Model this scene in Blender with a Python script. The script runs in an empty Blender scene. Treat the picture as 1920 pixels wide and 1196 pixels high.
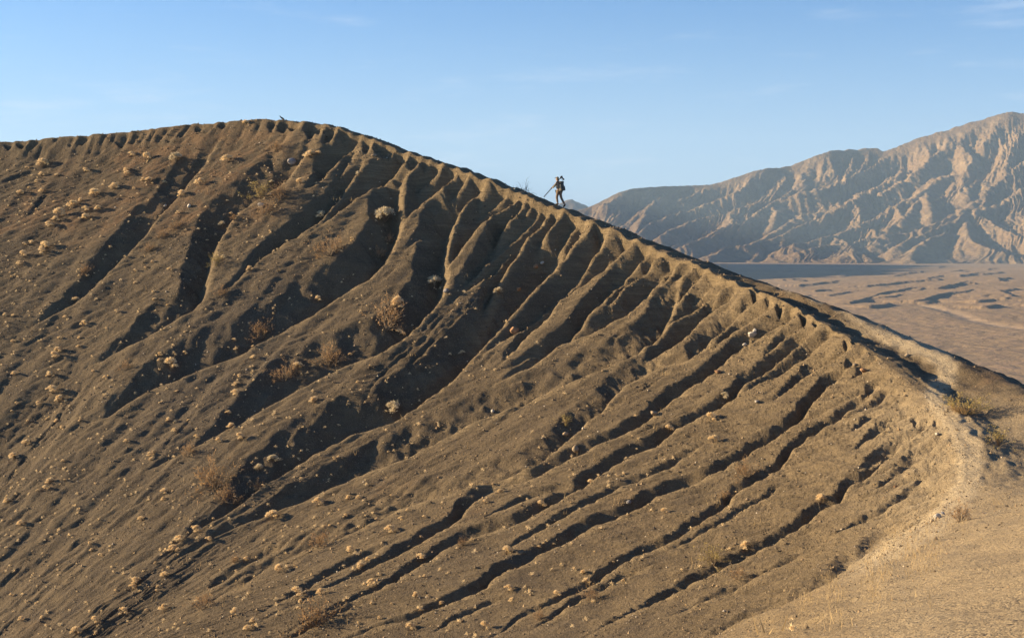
import bpy, bmesh, math, random
import numpy as np
from mathutils import Vector, Matrix

# ------------------------------------------------------------------ camera, light, exposure
SC = bpy.context.scene
COL = SC.collection
FPX, U0, VH = 2667.0, 960.0, 470.0          # focal length, centre column and horizon row in photograph pixels
cam_d = bpy.data.cameras.new('camera'); cam = bpy.data.objects.new('camera', cam_d); COL.objects.link(cam)
cam_d.sensor_width = 36.0; cam_d.lens = 36.0 * FPX / 1920.0
cam_d.shift_y = -(598.0 - VH) / 1920.0
cam_d.clip_start = 0.2; cam_d.clip_end = 90000.0
cam.location = (0, 0, 0); cam.rotation_euler = (math.pi / 2, 0, 0)
SC.camera = cam

SUN_EL, SUN_AZ = 12.5, 283.0                 # degrees; azimuth clockwise from +Y (view direction), so 270 = from the left
w = bpy.data.worlds.new('World'); SC.world = w; w.use_nodes = True
wn = w.node_tree; wn.nodes.clear()
w_out = wn.nodes.new('ShaderNodeOutputWorld'); w_bg = wn.nodes.new('ShaderNodeBackground')
sky = wn.nodes.new('ShaderNodeTexSky'); sky.sky_type = 'NISHITA'; sky.sun_disc = False
sky.sun_elevation = math.radians(SUN_EL); sky.sun_rotation = math.radians(SUN_AZ)
sky.altitude = 800; sky.air_density = 1.0; sky.dust_density = 1.1; sky.ozone_density = 6.0
w_bg.inputs['Strength'].default_value = 0.069
tc = wn.nodes.new('ShaderNodeTexCoord'); sxyz = wn.nodes.new('ShaderNodeSeparateXYZ'); wn.links.new(tc.outputs['Generated'], sxyz.inputs[0])
mr = wn.nodes.new('ShaderNodeMapRange'); mr.interpolation_type = 'SMOOTHSTEP'; wn.links.new(sxyz.outputs[2], mr.inputs[0])
for k_, v_ in ((1, 0.0), (2, 0.20), (3, 0.62), (4, 0.0)): mr.inputs[k_].default_value = v_
pale = wn.nodes.new('ShaderNodeMix'); pale.data_type = 'RGBA'; wn.links.new(mr.outputs[0], pale.inputs[0]); wn.links.new(sky.outputs[0], pale.inputs[6]); pale.inputs[7].default_value = (2.9, 3.75, 5.0, 1)
vm = wn.nodes.new('ShaderNodeVectorMath'); vm.operation = 'MULTIPLY'; vm.inputs[1].default_value = (5.0, 3.0, 34.0); wn.links.new(tc.outputs['Generated'], vm.inputs[0])
cn = wn.nodes.new('ShaderNodeTexNoise'); cn.inputs['Scale'].default_value = 1.6; cn.inputs['Detail'].default_value = 6; cn.inputs['Roughness'].default_value = .6; wn.links.new(vm.outputs[0], cn.inputs['Vector'])
cm = wn.nodes.new('ShaderNodeMapRange'); cm.interpolation_type = 'SMOOTHSTEP'; wn.links.new(cn.outputs['Fac'], cm.inputs[0])
for k_, v_ in ((1, 0.54), (2, 0.80), (3, 0.0), (4, 0.30)): cm.inputs[k_].default_value = v_
cir = wn.nodes.new('ShaderNodeMix'); cir.data_type = 'RGBA'; wn.links.new(cm.outputs[0], cir.inputs[0]); wn.links.new(pale.outputs[2], cir.inputs[6]); cir.inputs[7].default_value = (4.2, 4.5, 5.0, 1)
wn.links.new(cir.outputs[2], w_bg.inputs['Color']); wn.links.new(w_bg.outputs[0], w_out.inputs['Surface'])

sun_d = bpy.data.lights.new('sun', 'SUN'); sun = bpy.data.objects.new('sun', sun_d); COL.objects.link(sun)
sun_d.energy = 5.0; sun_d.angle = math.radians(0.5); sun_d.color = (1.0, 0.77, 0.47)
_e, _a = math.radians(SUN_EL), math.radians(SUN_AZ)
SUN_DIR = Vector((math.sin(_a) * math.cos(_e), math.cos(_a) * math.cos(_e), math.sin(_e)))
sun.rotation_euler = SUN_DIR.to_track_quat('Z', 'Y').to_euler()

SC.view_settings.view_transform = 'Standard'; SC.view_settings.look = 'None'
SC.view_settings.exposure = 1.62; SC.view_settings.gamma = 1.0; SC.view_settings.use_curve_mapping = False
SC.cycles.max_bounces = 5; SC.cycles.volume_bounces = 0
try:
    SC.cycles.use_denoising = True
    SC.cycles.denoiser = 'OPENIMAGEDENOISE'
except Exception:
    pass

# ------------------------------------------------------------------ helpers
def P3(u, v, Y):
    return ((u - U0) / FPX * Y, Y, (VH - v) / FPX * Y)

def _hash(ix, iy, seed):
    h = (ix.astype(np.int64) * 374761393 + iy.astype(np.int64) * 668265263 + seed * 974634777) & 0xffffffff
    h = ((h ^ (h >> 13)) * 1274126177) & 0xffffffff
    return ((h ^ (h >> 16)) & 0xffff) / 65535.0

def vnoise(x, y, seed=0):                    # gradient noise, about -1..1
    x = np.asarray(x, float); y = np.asarray(y, float)
    ix = np.floor(x); iy = np.floor(y); fx = x - ix; fy = y - iy
    ux = fx * fx * fx * (fx * (fx * 6 - 15) + 10); uy = fy * fy * fy * (fy * (fy * 6 - 15) + 10)
    def g(a, b):
        t = _hash(ix + a, iy + b, seed) * 2 * np.pi
        return np.cos(t) * (fx - a) + np.sin(t) * (fy - b)
    a = g(0, 0) * (1 - ux) + g(1, 0) * ux
    b = g(0, 1) * (1 - ux) + g(1, 1) * ux
    return (a * (1 - uy) + b * uy) * 1.5

def fbm(x, y, oct=4, seed=0, gain=0.5, ridged=False):
    s = 0; a = 1.0; f = 1.0; n = 0
    for o in range(oct):
        v = vnoise(x * f + 13.7 * o, y * f - 7.3 * o, seed + o)
        if ridged: v = 1 - 2 * np.abs(v)
        s = s + a * v; n += a; a *= gain; f *= 2.03
    return s / n

def sstep(a, b, x):
    t = np.clip((x - a) / (b - a), 0, 1); return t * t * (3 - 2 * t)

def spline(ctrl, n):                         # catmull-rom through rows of ctrl, parameter uniform in control index
    c = np.asarray(ctrl, float); m = len(c)
    c = np.vstack([2 * c[0] - c[1], c, 2 * c[-1] - c[-2]])
    t = np.linspace(0, m - 1, n); i = np.minimum(t.astype(int), m - 2); f = (t - i)[:, None]
    p0, p1, p2, p3 = c[i], c[i + 1], c[i + 2], c[i + 3]
    return 0.5 * (2 * p1 + (p2 - p0) * f + (2 * p0 - 5 * p1 + 4 * p2 - p3) * f ** 2 + (3 * p1 - p0 - 3 * p2 + p3) * f ** 3)

def smooth1(a, k, axis=0, n=2):
    for _ in range(n):
        c = np.cumsum(np.concatenate([np.repeat(np.take(a, [0], axis), k + 1, axis), a, np.repeat(np.take(a, [-1], axis), k, axis)], axis), axis)
        m = a.shape[axis]
        a = (np.take(c, range(2 * k + 1, 2 * k + 1 + m), axis) - np.take(c, range(0, m), axis)) / (2 * k + 1)
    return a

def grid_faces(ni, nj):
    a = (np.arange(ni - 1)[:, None] * nj + np.arange(nj - 1)[None, :])
    return np.stack([a, a + 1, a + nj + 1, a + nj], -1).reshape(-1, 4)

def mesh_from(name, verts, faces, smooth=True):
    """faces: (n,k) int array, all faces with k corners"""
    me = bpy.data.meshes.new(name)
    verts = np.ascontiguousarray(verts, np.float32); faces = np.ascontiguousarray(faces, np.int32)
    n, k = faces.shape
    me.vertices.add(len(verts)); me.vertices.foreach_set('co', verts.ravel())
    me.loops.add(n * k); me.loops.foreach_set('vertex_index', faces.ravel())
    me.polygons.add(n); me.polygons.foreach_set('loop_start', np.arange(0, n * k, k, dtype=np.int32))
    me.polygons.foreach_set('use_smooth', np.full(n, smooth, bool))
    me.update(calc_edges=True)
    return me

def attr(me, name, arr):
    a = me.attributes.new(name, 'FLOAT', 'POINT'); a.data.foreach_set('value', np.ascontiguousarray(arr, np.float32).ravel())

def link(name, me, mat=None, parent=None):
    o = bpy.data.objects.new(name, me); COL.objects.link(o)
    if mat is not None:
        if me.materials: me.materials[0] = mat
        else: me.materials.append(mat)
    if parent is not None: o.parent = parent
    return o

def tag(o, label=None, cat=None, group=None, kind=None):
    if label: o['label'] = label
    if cat: o['category'] = cat
    if group: o['group'] = group
    if kind: o['kind'] = kind
    return o

class NT:                                    # small node-tree helper
    def __init__(s, name):
        s.m = bpy.data.materials.new(name); s.m.use_nodes = True; s.t = s.m.node_tree; s.t.nodes.clear()
        s.out = s.n('OutputMaterial'); s.b = s.n('BsdfPrincipled'); s.t.links.new(s.b.outputs[0], s.out.inputs['Surface'])
        s.b.inputs['Roughness'].default_value = 0.95
        s.b.inputs['Specular IOR Level'].default_value = 0.15
        s.pos = s.n('NewGeometry').outputs['Position']
    def n(s, t): return s.t.nodes.new('ShaderNode' + t)
    def l(s, a, b):
        if hasattr(a, 'default_value') or hasattr(a, 'links'): s.t.links.new(a, b)
        else: b.default_value = a
    def noise(s, scale, detail=4, rough=0.55, vec=None, dist=0.0):
        n = s.n('TexNoise'); n.inputs['Scale'].default_value = scale; n.inputs['Detail'].default_value = detail
        n.inputs['Roughness'].default_value = rough; n.inputs['Distortion'].default_value = dist
        s.l(vec if vec is not None else s.pos, n.inputs['Vector']); return n.outputs['Fac']
    def voro(s, scale, feature='F1', vec=None, out='Distance'):
        n = s.n('TexVoronoi'); n.feature = feature; n.inputs['Scale'].default_value = scale
        s.l(vec if vec is not None else s.pos, n.inputs['Vector']); return n.outputs[out]
    def ramp(s, x, a, b, lo=0.0, hi=1.0):
        n = s.n('MapRange'); n.clamp = True; n.interpolation_type = 'SMOOTHSTEP'
        for k, v in ((1, a), (2, b), (3, lo), (4, hi)): n.inputs[k].default_value = v
        s.l(x, n.inputs[0]); return n.outputs[0]
    def math(s, op, a, b=0.0):
        n = s.n('Math'); n.operation = op; s.l(a, n.inputs[0]); s.l(b, n.inputs[1]); return n.outputs[0]
    def mix(s, f, a, b, mode='MIX'):
        n = s.n('Mix'); n.data_type = 'RGBA'; n.blend_type = mode
        s.l(f, n.inputs[0])
        for v, k in ((a, 6), (b, 7)):
            if isinstance(v, tuple): n.inputs[k].default_value = v + (1,) if len(v) == 3 else v
            else: s.l(v, n.inputs[k])
        return n.outputs[2]
    def attr(s, name):
        n = s.n('Attribute'); n.attribute_name = name; return n.outputs['Fac']
    def sep(s, v):
        n = s.n('SeparateXYZ'); s.l(v, n.inputs[0]); return n.outputs
    def scalev(s, v, k):
        n = s.n('VectorMath'); n.operation = 'MULTIPLY'; s.l(v, n.inputs[0]); n.inputs[1].default_value = k; return n.outputs[0]
    def objrand(s): return s.n('ObjectInfo').outputs['Random']
    def bump(s, h, dist, strength=1.0, prev=None):
        n = s.n('Bump'); n.inputs['Strength'].default_value = strength; n.inputs['Distance'].default_value = dist
        s.l(h, n.inputs['Height'])
        if prev is not None: s.l(prev, n.inputs['Normal'])
        return n.outputs[0]
    def color(s, c): s.l(c + (1,) if isinstance(c, tuple) and len(c) == 3 else c, s.b.inputs['Base Color'])
    def normal(s, nrm): s.l(nrm, s.b.inputs['Normal'])

RNG = np.random.default_rng(7)

# ------------------------------------------------------------------ crater: rim line and cross sections
#   u     v     Y    band drop  a0   a1  scarp dmax  k(out slope near)
SEC = [
 (None, (-2.6, -8.0, -1.2), 14, 0.0, .60, .50, 0.2, 14, .20),
 (None, (-2.2, -2.0, -1.9), 14, 0.0, .60, .50, 0.2, 16, .20),
 (None, (-1.5, 5.0, -2.9), 14, 0.0, .60, .50, 0.2, 17, .20),
 (None, (-0.5, 11.0, -4.1), 14, 0.0, .60, .50, 0.2, 18, .32),
 (None, (0.95, 17.0, -5.2), 14, 0.0, .60, .50, 0.2, 20, .32),
 ((1330, 1196), 22.5, 14, 0.0, .60, .48, 0.2, 22, .32),
 ((1510, 1105), 28.0, 14, 0.0, .58, .46, 0.2, 23, .31),
 ((1690, 1010), 35.0, 14, 0.0, .56, .46, 0.2, 25, .27),
 ((1806, 905), 43.0, 8, 0.0, .54, .45, 0.1, 27, .13),
 ((1792, 795), 50.0, 4.0, 0.0, .52, .44, 0.1, 29, .09),
 ((1722, 722), 56.7, 3.9, 0.0, .52, .44, 0.2, 31, .02),
 ((1620, 645), 63.1, 2.8, 0.10, .56, .45, 0.2, 33, .0),
 ((1490, 574), 70.0, 2.2, 0.12, .60, .46, 0.3, 36, .0),
 ((1350, 512), 76.7, 1.4, 0.20, .68, .48, 0.3, 39, .0),
 ((1200, 449), 83.0, 0.9, 0.10, .76, .50, 0.3, 43, .0),
 ((1070, 396), 88.0, 0.6, 0.05, .76, .51, 0.3, 45, .0),
 ((930, 340), 92.5, 0.6, 0.04, .80, .52, 0.3, 47, .0),
 ((780, 287), 97.1, 0.6, 0.04, .86, .52, 0.4, 48, .0),
 ((605, 231), 101.8, 0.6, 0.04, .92, .52, 0.4, 48, .0),
 ((440, 226), 105.6, 0.6, 0.04, .95, .52, 0.6, 48, .0),
 ((210, 249), 109.7, 0.6, 0.04, .80, .50, 1.1, 46, .0),
 ((0, 266), 113.0, 0.6, 0.04, .74, .50, 1.3, 44, .0),
 ((-220, 285), 115.8, 0.6, 0.04, .70, .50, 1.3, 40, .0),
 ((-480, 312), 118.5, 0.6, 0.04, .70, .50, 1.3, 36, .0),
]
rows = []
for s_ in SEC:
    if s_[0] is None: rows.append(list(s_[1]) + list(s_[2:]))
    else: rows.append(list(P3(s_[0][0], s_[0][1], s_[1])) + list(s_[2:]))
dense = spline(rows, 6000)
for c_ in range(3, dense.shape[1]): dense[:, c_] = np.maximum(smooth1(dense[:, c_], 60), 0.0)
NJ, NI_IN, NI_OUT = 1560, 500, 84
step = np.linalg.norm(np.diff(dense[:, :2], axis=0), axis=1)
wgt = step / np.maximum(12.0, 0.5 * (dense[1:, 1] + dense[:-1, 1]))
wgt[dense[1:, 1] < 14.5] *= 0.12
wgt[(dense[1:, 0] / np.maximum(dense[1:, 1], 1) * FPX + U0 < -60)] *= 0.35
cum = np.concatenate([[0], np.cumsum(wgt)])
sj = np.interp(np.linspace(0, cum[-1], NJ), cum, np.arange(6000))
S = np.stack([np.interp(sj, np.arange(6000), dense[:, c]) for c in range(dense.shape[1])], 1)
S[:, 2] += .10 * fbm(np.cumsum(np.hypot(np.gradient(S[:, 0]), np.gradient(S[:, 1]))) / 2.2, np.zeros(NJ), 3, 9)
tan = np.gradient(smooth1(dense[:, :2], 90, 0, 3), axis=0)
tan = np.stack([np.interp(sj, np.arange(6000), tan[:, c]) for c in range(2)], 1)
tan /= np.linalg.norm(tan, axis=1)[:, None]
nin = np.stack([-tan[:, 1], tan[:, 0]], 1)   # inward (rim runs away from the camera, crater on its left)

_al = np.cumsum(np.hypot(np.gradient(S[:, 0]), np.gradient(S[:, 1])))
S[:, :2] += nin * (.24 * fbm(_al / 1.7, _al * 0, 4, 10) * sstep(25, 40, S[:, 1]))[:, None]      # crumbled lip
tin = np.linspace(0, 1, NI_IN)
gin = 0.35 * tin + 0.65 * tin ** 1.5
D = gin[:, None] * S[None, :, 9 - 1]         # metres from the rim, inward
BX = S[None, :, 0] + nin[None, :, 0] * D
BY = S[None, :, 1] + nin[None, :, 1] * D
a0, a1, scp = S[None, :, 5], S[None, :, 6], S[None, :, 7]
BETA = .74 * sstep(0, 40, D)              # towards the floor the wall forgets how high its rim stands
BZ = S[None, :, 2] * (1 - BETA) + 1.5 * BETA - (a1 * D + (a0 - a1) * 14.0 * (1 - np.exp(-D / 14.0)) + scp * (1 - np.exp(-(D / 0.9) ** 1.5)))
DEP = np.maximum(BY, 8.0)
BU = U0 + BX / DEP * FPX; BV = VH - BZ / DEP * FPX
MPX = DEP / FPX                              # metres per photograph pixel

# distance along the rim direction in pixels, per row
_seg = np.sqrt(np.diff(BX, axis=1) ** 2 + np.diff(BY, axis=1) ** 2 + np.diff(BZ, axis=1) ** 2) / (0.5 * (MPX[:, 1:] + MPX[:, :-1]))
CJ = np.concatenate([np.zeros((NI_IN, 1)), np.cumsum(_seg, axis=1)], axis=1)
_seg = np.sqrt(np.diff(BX, axis=0) ** 2 + np.diff(BY, axis=0) ** 2 + np.diff(BZ, axis=0) ** 2) / (0.5 * (MPX[1:] + MPX[:-1]))
CI = np.concatenate([np.zeros((1, NJ)), np.cumsum(_seg, axis=0)], axis=0)   # pixels downslope from the rim

# ------------------------------------------------------------------ gullies, as floors of V-shaped cuts (traced where the photograph shows them)
#  (depth px, wall slope, [(u,v)...])
GUL = [
 (34, .75, [(420,250),(385,300),(334,367),(291,414),(254,458),(201,510),(150,560),(60,610),(0,640),(-90,690)]),
 (46, .8, [(590,262),(548,324),(500,360),(448,400),(412,450),(398,500),(380,560),(320,605),(210,665),(140,700)]),
 (26, .9, [(690,290),(650,350),(600,410),(540,450),(480,490),(430,540)]),
 (56, .8, [(775,300),(756,350),(756,414),(734,471),(694,518),(640,552),(560,604),(478,645),(457,660),(372,693),(319,716),(271,735),(207,775),(150,800),(60,850)]),
 (58, .8, [(900,340),(862,400),(845,458),(838,531),(812,575),(770,622),(723,655),(675,672),(606,702),(563,725),(500,760),(436,800),(380,830),(280,880)]),
 (28, 1., [(985,370),(950,420),(925,470),(880,520),(850,550)]),
 (66, .85, [(1090,420),(1050,480),(1005,535),(965,585),(920,635),(867,692),(819,732),(771,765),(734,790),(660,812),(596,845),(558,870),(500,908),(430,960),(360,1000),(250,1060)]),
 (26, 1., [(1010,390),(985,450),(945,510),(915,570),(890,640)]),
 (52, .9, [(1285,490),(1276,542),(1262,580),(1234,628),(1167,672),(1100,703),(1000,745),(925,775),(862,802),(798,834),(734,866),(665,892),(585,929),(500,967),(420,1000),(330,1050)]),
 (26, 1., [(1190,455),(1160,520),(1120,570),(1080,620),(1030,660),(980,690),(920,720)]),
 (22, 1., [(1130,430),(1100,490),(1060,550),(1020,600),(980,640),(930,690)]),
 (42, 1., [(1418,545),(1401,566),(1364,608),(1318,650),(1293,672),(1234,688),(1176,722),(1142,755),(1085,802),(1021,858),(968,882),(872,914),(787,940),(734,960),(686,985),(622,1018),(553,1040),(500,1066),(468,1090),(415,1115),(340,1160),(287,1187),(200,1230)]),
 (22, 1.1, [(1360,520),(1340,560),(1310,600),(1270,640),(1220,665)]),
 (22, 1.1, [(1445,590),(1393,643),(1355,680),(1318,710),(1267,742),(1192,798),(1084,852),(1000,893),(952,906),(883,942),(861,972),(798,1010),(700,1060),(600,1110),(470,1170)]),
 (22, 1.1, [(1548,596),(1501,640),(1443,686),(1401,714),(1376,744),(1330,773),(1267,807),(1234,831),(1184,852),(1104,899),(1032,948),(968,980),(872,1011),(766,1070),(723,1097),(600,1150),(500,1200)]),
 (11, 1.1, [(1343,816),(1309,838),(1251,872),(1180,905),(1100,945),(1020,990),(900,1050)]),
 (24, 1.15, [(1620,665),(1585,692),(1535,742),(1518,760),(1506,781),(1472,806),(1422,836),(1401,852),(1355,881),(1293,906),(1234,931),(1188,957),(1092,998),(1064,1016),(994,1049),(925,1086),(909,1101),(840,1128),(776,1154),(675,1186),(560,1240)]),
 (16, 1.1, [(1665,710),(1600,764),(1518,818),(1489,843),(1460,876),(1410,905),(1376,926),(1360,947),(1268,1004),(1180,1045),(1140,1070),(1101,1096),(1053,1122),(978,1154),(936,1186),(860,1230)]),
 (20, 1.15, [(1740,790),(1700,824),(1640,880),(1594,909),(1577,935),(1535,958),(1509,979),(1450,1016),(1376,1053),(1322,1080),(1250,1115),(1180,1150),(1080,1200)]),
 (34, 1.3, [(1720,968),(1705,978),(1652,1016),(1620,1042),(1594,1056),(1556,1088),(1509,1115),(1455,1140),(1408,1158),(1320,1200),(1240,1235)]),
 (12, 1.2, [(1722,742),(1673,769),(1631,786),(1580,815)]),
 (12, 1.2, [(1764,879),(1727,908),(1673,945),(1600,985),(1540,1010)]),
 (10, 1.2, [(1790,830),(1730,860),(1680,890),(1620,930)]),
 (9, 1.1, [(1500,885),(1440,925),(1380,960),(1310,1000),(1230,1035)]),
 (10, 1.1, [(1560,1010),(1480,1050),(1400,1090),(1310,1130),(1220,1170)]),
 (12, 1.1, [(1140,880),(1080,905),(1010,925),(940,955),(890,980)]),
 (12, 1.0, [(69,613),(0,640),(-60,665)]),
 (12, 1.0, [(80,1120),(0,1155),(-60,1180)]),
 (10, 1.0, [(53,980),(0,1007),(-50,1030)]),
 (10, 1.0, [(229,937),(175,969),(120,990)]),
 (12, 1.0, [(560,1010),(480,1050),(400,1100),(330,1130)]),
 (12, 1.0, [(760,1000),(690,1040),(620,1075),(560,1110),(480,1150)]),
 (9, 1.0, [(960,1110),(880,1150),(800,1190)]),
 (9, 1.0, [(700,1120),(610,1160),(520,1205)]),
 (9, 1.0, [(1240,1050),(1160,1085),(1060,1140),(980,1190)]),
]
# fins under the rim: the lit edge of each, with the dark chute on its upper left
FINS = [
 [(33,260),(24,274),(17,286)],
 [(57,262),(48,272),(40,282)],
 [(78,263),(68,272),(58,282)],
 [(110,260),(101,270),(95,280)],
 [(144,257),(138,267),(132,279)],
 [(172,254),(160,266),(150,274)],
 [(205,250),(196,262),(189,276)],
 [(241,258),(235,268),(229,280)],
 [(262,254),(254,264),(246,274)],
 [(278,249),(270,260),(262,272)],
 [(292,248),(285,260),(279,272)],
 [(313,250),(304,260),(296,272)],
 [(333,248),(322,260),(311,271)],
 [(352,244),(344,254),(337,262)],
 [(386,232),(378,242),(369,252)],
 [(394,232),(386,243),(378,254)],
 [(406,230),(395,242),(384,253)],
 [(430,228),(423,238),(416,246)],
 [(522,227),(514,240),(506,256)],
 [(545,229),(536,242),(530,252)],
 [(564,231),(555,240),(546,248)],
 [(-12,268),(-20,280),(-26,290)],
 [(-50,272),(-58,284),(-64,292)],
 [(975,363),(944,388),(902,419),(872,457),(860,474),(830,512),(815,548)],
 [(987,367),(975,390),(960,409),(954,424)],
 [(1004,371),(985,401),(960,428)],
 [(1019,378),(1006,403),(977,430),(944,457),(902,495),(860,528),(838,560)],
 [(1038,384),(1021,409),(1004,430),(964,461),(923,507),(860,551),(815,592)],
 [(1056,390),(1042,413),(1027,434),(1006,465),(990,482),(985,497)],
 [(1092,405),(1075,424),(1061,447),(1044,470),(1023,497),(996,522),(969,549),(950,575)],
 [(1109,410),(1090,434),(1071,465),(1044,499),(1006,534),(964,570),(948,589),(920,625)],
 [(1142,426),(1132,453),(1111,482),(1086,516),(1048,551),(1023,580),(979,618),(935,644),(900,673),(867,692)],
 [(1196,445),(1173,467),(1138,497),(1090,536),(1048,566),(1025,600),(963,645)],
 [(1225,459),(1202,484),(1181,507),(1153,541),(1110,580),(1060,612)],
 [(1256,471),(1229,482),(1221,496),(1198,515),(1177,532),(1160,550),(1120,585)],
 [(1273,478),(1260,494),(1244,509),(1223,530),(1202,549),(1160,578),(1120,606)],
 [(1296,488),(1269,494),(1262,509),(1233,534),(1212,553),(1189,574),(1160,595),(1100,628),(1025,652),(963,683),(900,710)],
 [(1298,501),(1277,513),(1250,530)],
 [(1331,502),(1319,511),(1298,530),(1277,557),(1260,570),(1256,580)],
 [(1361,514),(1338,526),(1315,545),(1298,567),(1260,593),(1237,605)],
 [(1379,526),(1354,536),(1317,561),(1294,578),(1244,607),(1200,640)],
 [(1407,540),(1384,545),(1361,563),(1327,584),(1306,603),(1277,628),(1244,653),(1191,687),(1150,712)],
 [(1430,559),(1407,570),(1373,595)],
 [(1450,574),(1405,601),(1369,626),(1330,655)],
 [(1496,586),(1467,605),(1432,628),(1396,651),(1360,678)],
 [(1560,620),(1515,657),(1473,689),(1430,722)],
 [(1578,610),(1546,636),(1484,682),(1421,717),(1370,750)],
 [(1596,638),(1590,654),(1546,682),(1517,698),(1469,736),(1433,767)],
 [(1668,732),(1647,753),(1615,769)],
 [(1668,704),(1640,723),(1609,750)],
 [(1707,780),(1672,796),(1630,822),(1588,849)],
 [(1747,788),(1730,807),(1693,830),(1640,860),(1580,892)],
 [(600,233),(591,251),(582,270)],
 [(608,233),(600,256)],
 [(633,239),(623,258),(598,272)],
 [(660,245),(650,260),(640,275)],
 [(681,251),(665,274),(644,291),(619,318),(602,337),(560,364)],
 [(702,256),(694,274),(683,295)],
 [(719,264),(715,279),(704,289)],
 [(736,268),(725,287),(710,302)],
 [(744,272),(733,291),(725,306)],
 [(763,279),(746,297),(735,312)],
 [(767,283),(761,299),(744,320),(719,343),(677,366),(635,398),(560,446)],
 [(792,291),(782,306),(765,329)],
 [(811,295),(800,314),(794,329)],
 [(832,304),(821,320),(796,343),(780,370),(765,392)],
 [(859,314),(848,333),(811,362),(765,406),(750,440)],
 [(882,322),(869,343),(846,375),(838,400)],
 [(913,337),(899,356),(865,385),(823,421),(779,452),(748,475)],
 [(907,362),(903,387)],
 [(942,345),(926,379)],
 [(957,354),(915,387),(873,421),(846,448)],
 [(1625,655),(1600,676),(1570,700)],
 [(1650,668),(1622,690),(1590,715)],
 [(1735,760),(1700,778),(1660,800)],
 [(1775,815),(1745,840),(1700,868),(1640,900)],
 [(1790,860),(1750,885),(1700,915)],
 [(1520,600),(1490,622),(1455,648),(1420,672)],
]
for pl_ in FINS:
    L_ = sum(math.dist(pl_[k], pl_[k + 1]) for k in range(len(pl_) - 1))
    (x0_, y0_), (x1_, y1_) = pl_[0], pl_[1]; l_ = math.dist(pl_[0], pl_[1])
    pl_ = [(x0_ + (x0_ - x1_) / l_ * (12 if x0_ < 1400 else 1), y0_ + (y0_ - y1_) / l_ * (12 if x0_ < 1400 else 1))] + pl_
    GUL.append((RNG.uniform(6, 17) if pl_[0][0] < 570 else min(34, 18 + L_ * .08) if pl_[0][0] < 1500 else min(24, 13 + L_ * .06), -1, pl_))
H = np.zeros((NI_IN, NJ))                    # cut depth in px, positive down; the deepest cut wins
WALL = np.zeros((NI_IN, NJ)); EDGE = np.zeros((NI_IN, NJ))
wx = 3.0 * fbm(CJ / 46, CI / 46, 3, 11); wy = 3.0 * fbm(CJ / 46, CI / 46, 3, 12)
wx2 = 1.6 * fbm(CJ / 11, CI / 16, 2, 13)
UU = BU + wx + wx2; VV = BV + wy * 0.7
for gi, (dp, sl, pl) in enumerate(GUL):
    pl = spline(pl, len(pl) * 5)
    fin = sl < 0
    if fin: sl = np.interp(pl[0, 0], [600, 1000, 1200, 1550], [1.1, 1.25, 1.6, 2.1])
    R_ = dp / sl * 1.9 + 16
    m = (UU > pl[:, 0].min() - R_) & (UU < pl[:, 0].max() + R_) & (VV > pl[:, 1].min() - R_) & (VV < pl[:, 1].max() + R_)
    idx = np.nonzero(m.ravel())[0]
    if not len(idx): continue
    pu, pv = UU.ravel()[idx], VV.ravel()[idx]
    best = np.full(len(idx), 1e9); along = np.zeros(len(idx)); side = np.zeros(len(idx))
    L = np.concatenate([[0], np.cumsum(np.linalg.norm(np.diff(pl, axis=0), axis=1))])
    for k in range(len(pl) - 1):
        ax, ay = pl[k]; bx, by = pl[k + 1]; dx, dy = bx - ax, by - ay; q = dx * dx + dy * dy + 1e-9
        t = np.clip(((pu - ax) * dx + (pv - ay) * dy) / q, 0, 1)
        dd = (pu - ax - t * dx) ** 2 + (pv - ay - t * dy) ** 2
        b = dd < best; best[b] = dd[b]; along[b] = L[k] + t[b] * math.sqrt(q); side[b] = np.sign(dx * (pv - ay) - dy * (pu - ax))[b]
    best = np.sqrt(best)
    Lt = L[-1]
    if fin:
        depth = dp * (.75 + .25 * sstep(0, 10, along)) * (1 - sstep(Lt * (.75 if Lt < 45 else .45), Lt * 1.02, along))
    else:
        dp, sl = (dp * (.8 if pl[0, 0] < 1100 else .72), sl * 1.2) if dp > 30 else (dp * 1.15 + 4, sl * 2.9)
        depth = dp * sstep(0, min(90, Lt * .3), along + 8) * (1 - 0.85 * sstep(Lt * 0.6, Lt, along))
        if dp > 15: depth = depth * (.04 + .96 * sstep(90, 400, pu + (1000 - pv) * .3))
    depth = depth * (1 + 0.09 * vnoise(along / 50.0, along * 0 + gi * 7.7, 5))
    sr = 2.6
    sd = best * np.where(side < 0, -1, 1)                    # positive on the upper left of the traced edge
    off = depth / sr
    e_ = sd - off
    slw = sl * (1 + .9 * np.exp(-along / 28)) if fin else sl
    end = np.where((along <= 0) | (along >= Lt), best, 0) * .5
    cut = depth - np.where(e_ < 0, -e_ * sr, slw * (np.sqrt(e_ ** 2 + 6) - 2.4)) - end
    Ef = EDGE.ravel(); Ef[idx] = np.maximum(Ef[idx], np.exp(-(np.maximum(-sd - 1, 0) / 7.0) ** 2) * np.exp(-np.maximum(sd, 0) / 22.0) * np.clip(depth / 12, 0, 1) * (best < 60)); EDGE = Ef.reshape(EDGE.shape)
    Hf = H.ravel(); Wf = WALL.ravel()
    better = cut > Hf[idx]
    Hf[idx[better]] = cut[better]; Wf[idx[better]] = 1.0 if dp > 22 and sl < 1.3 and not fin else .1
    H = Hf.reshape(H.shape); WALL = Wf.reshape(WALL.shape)

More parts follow.
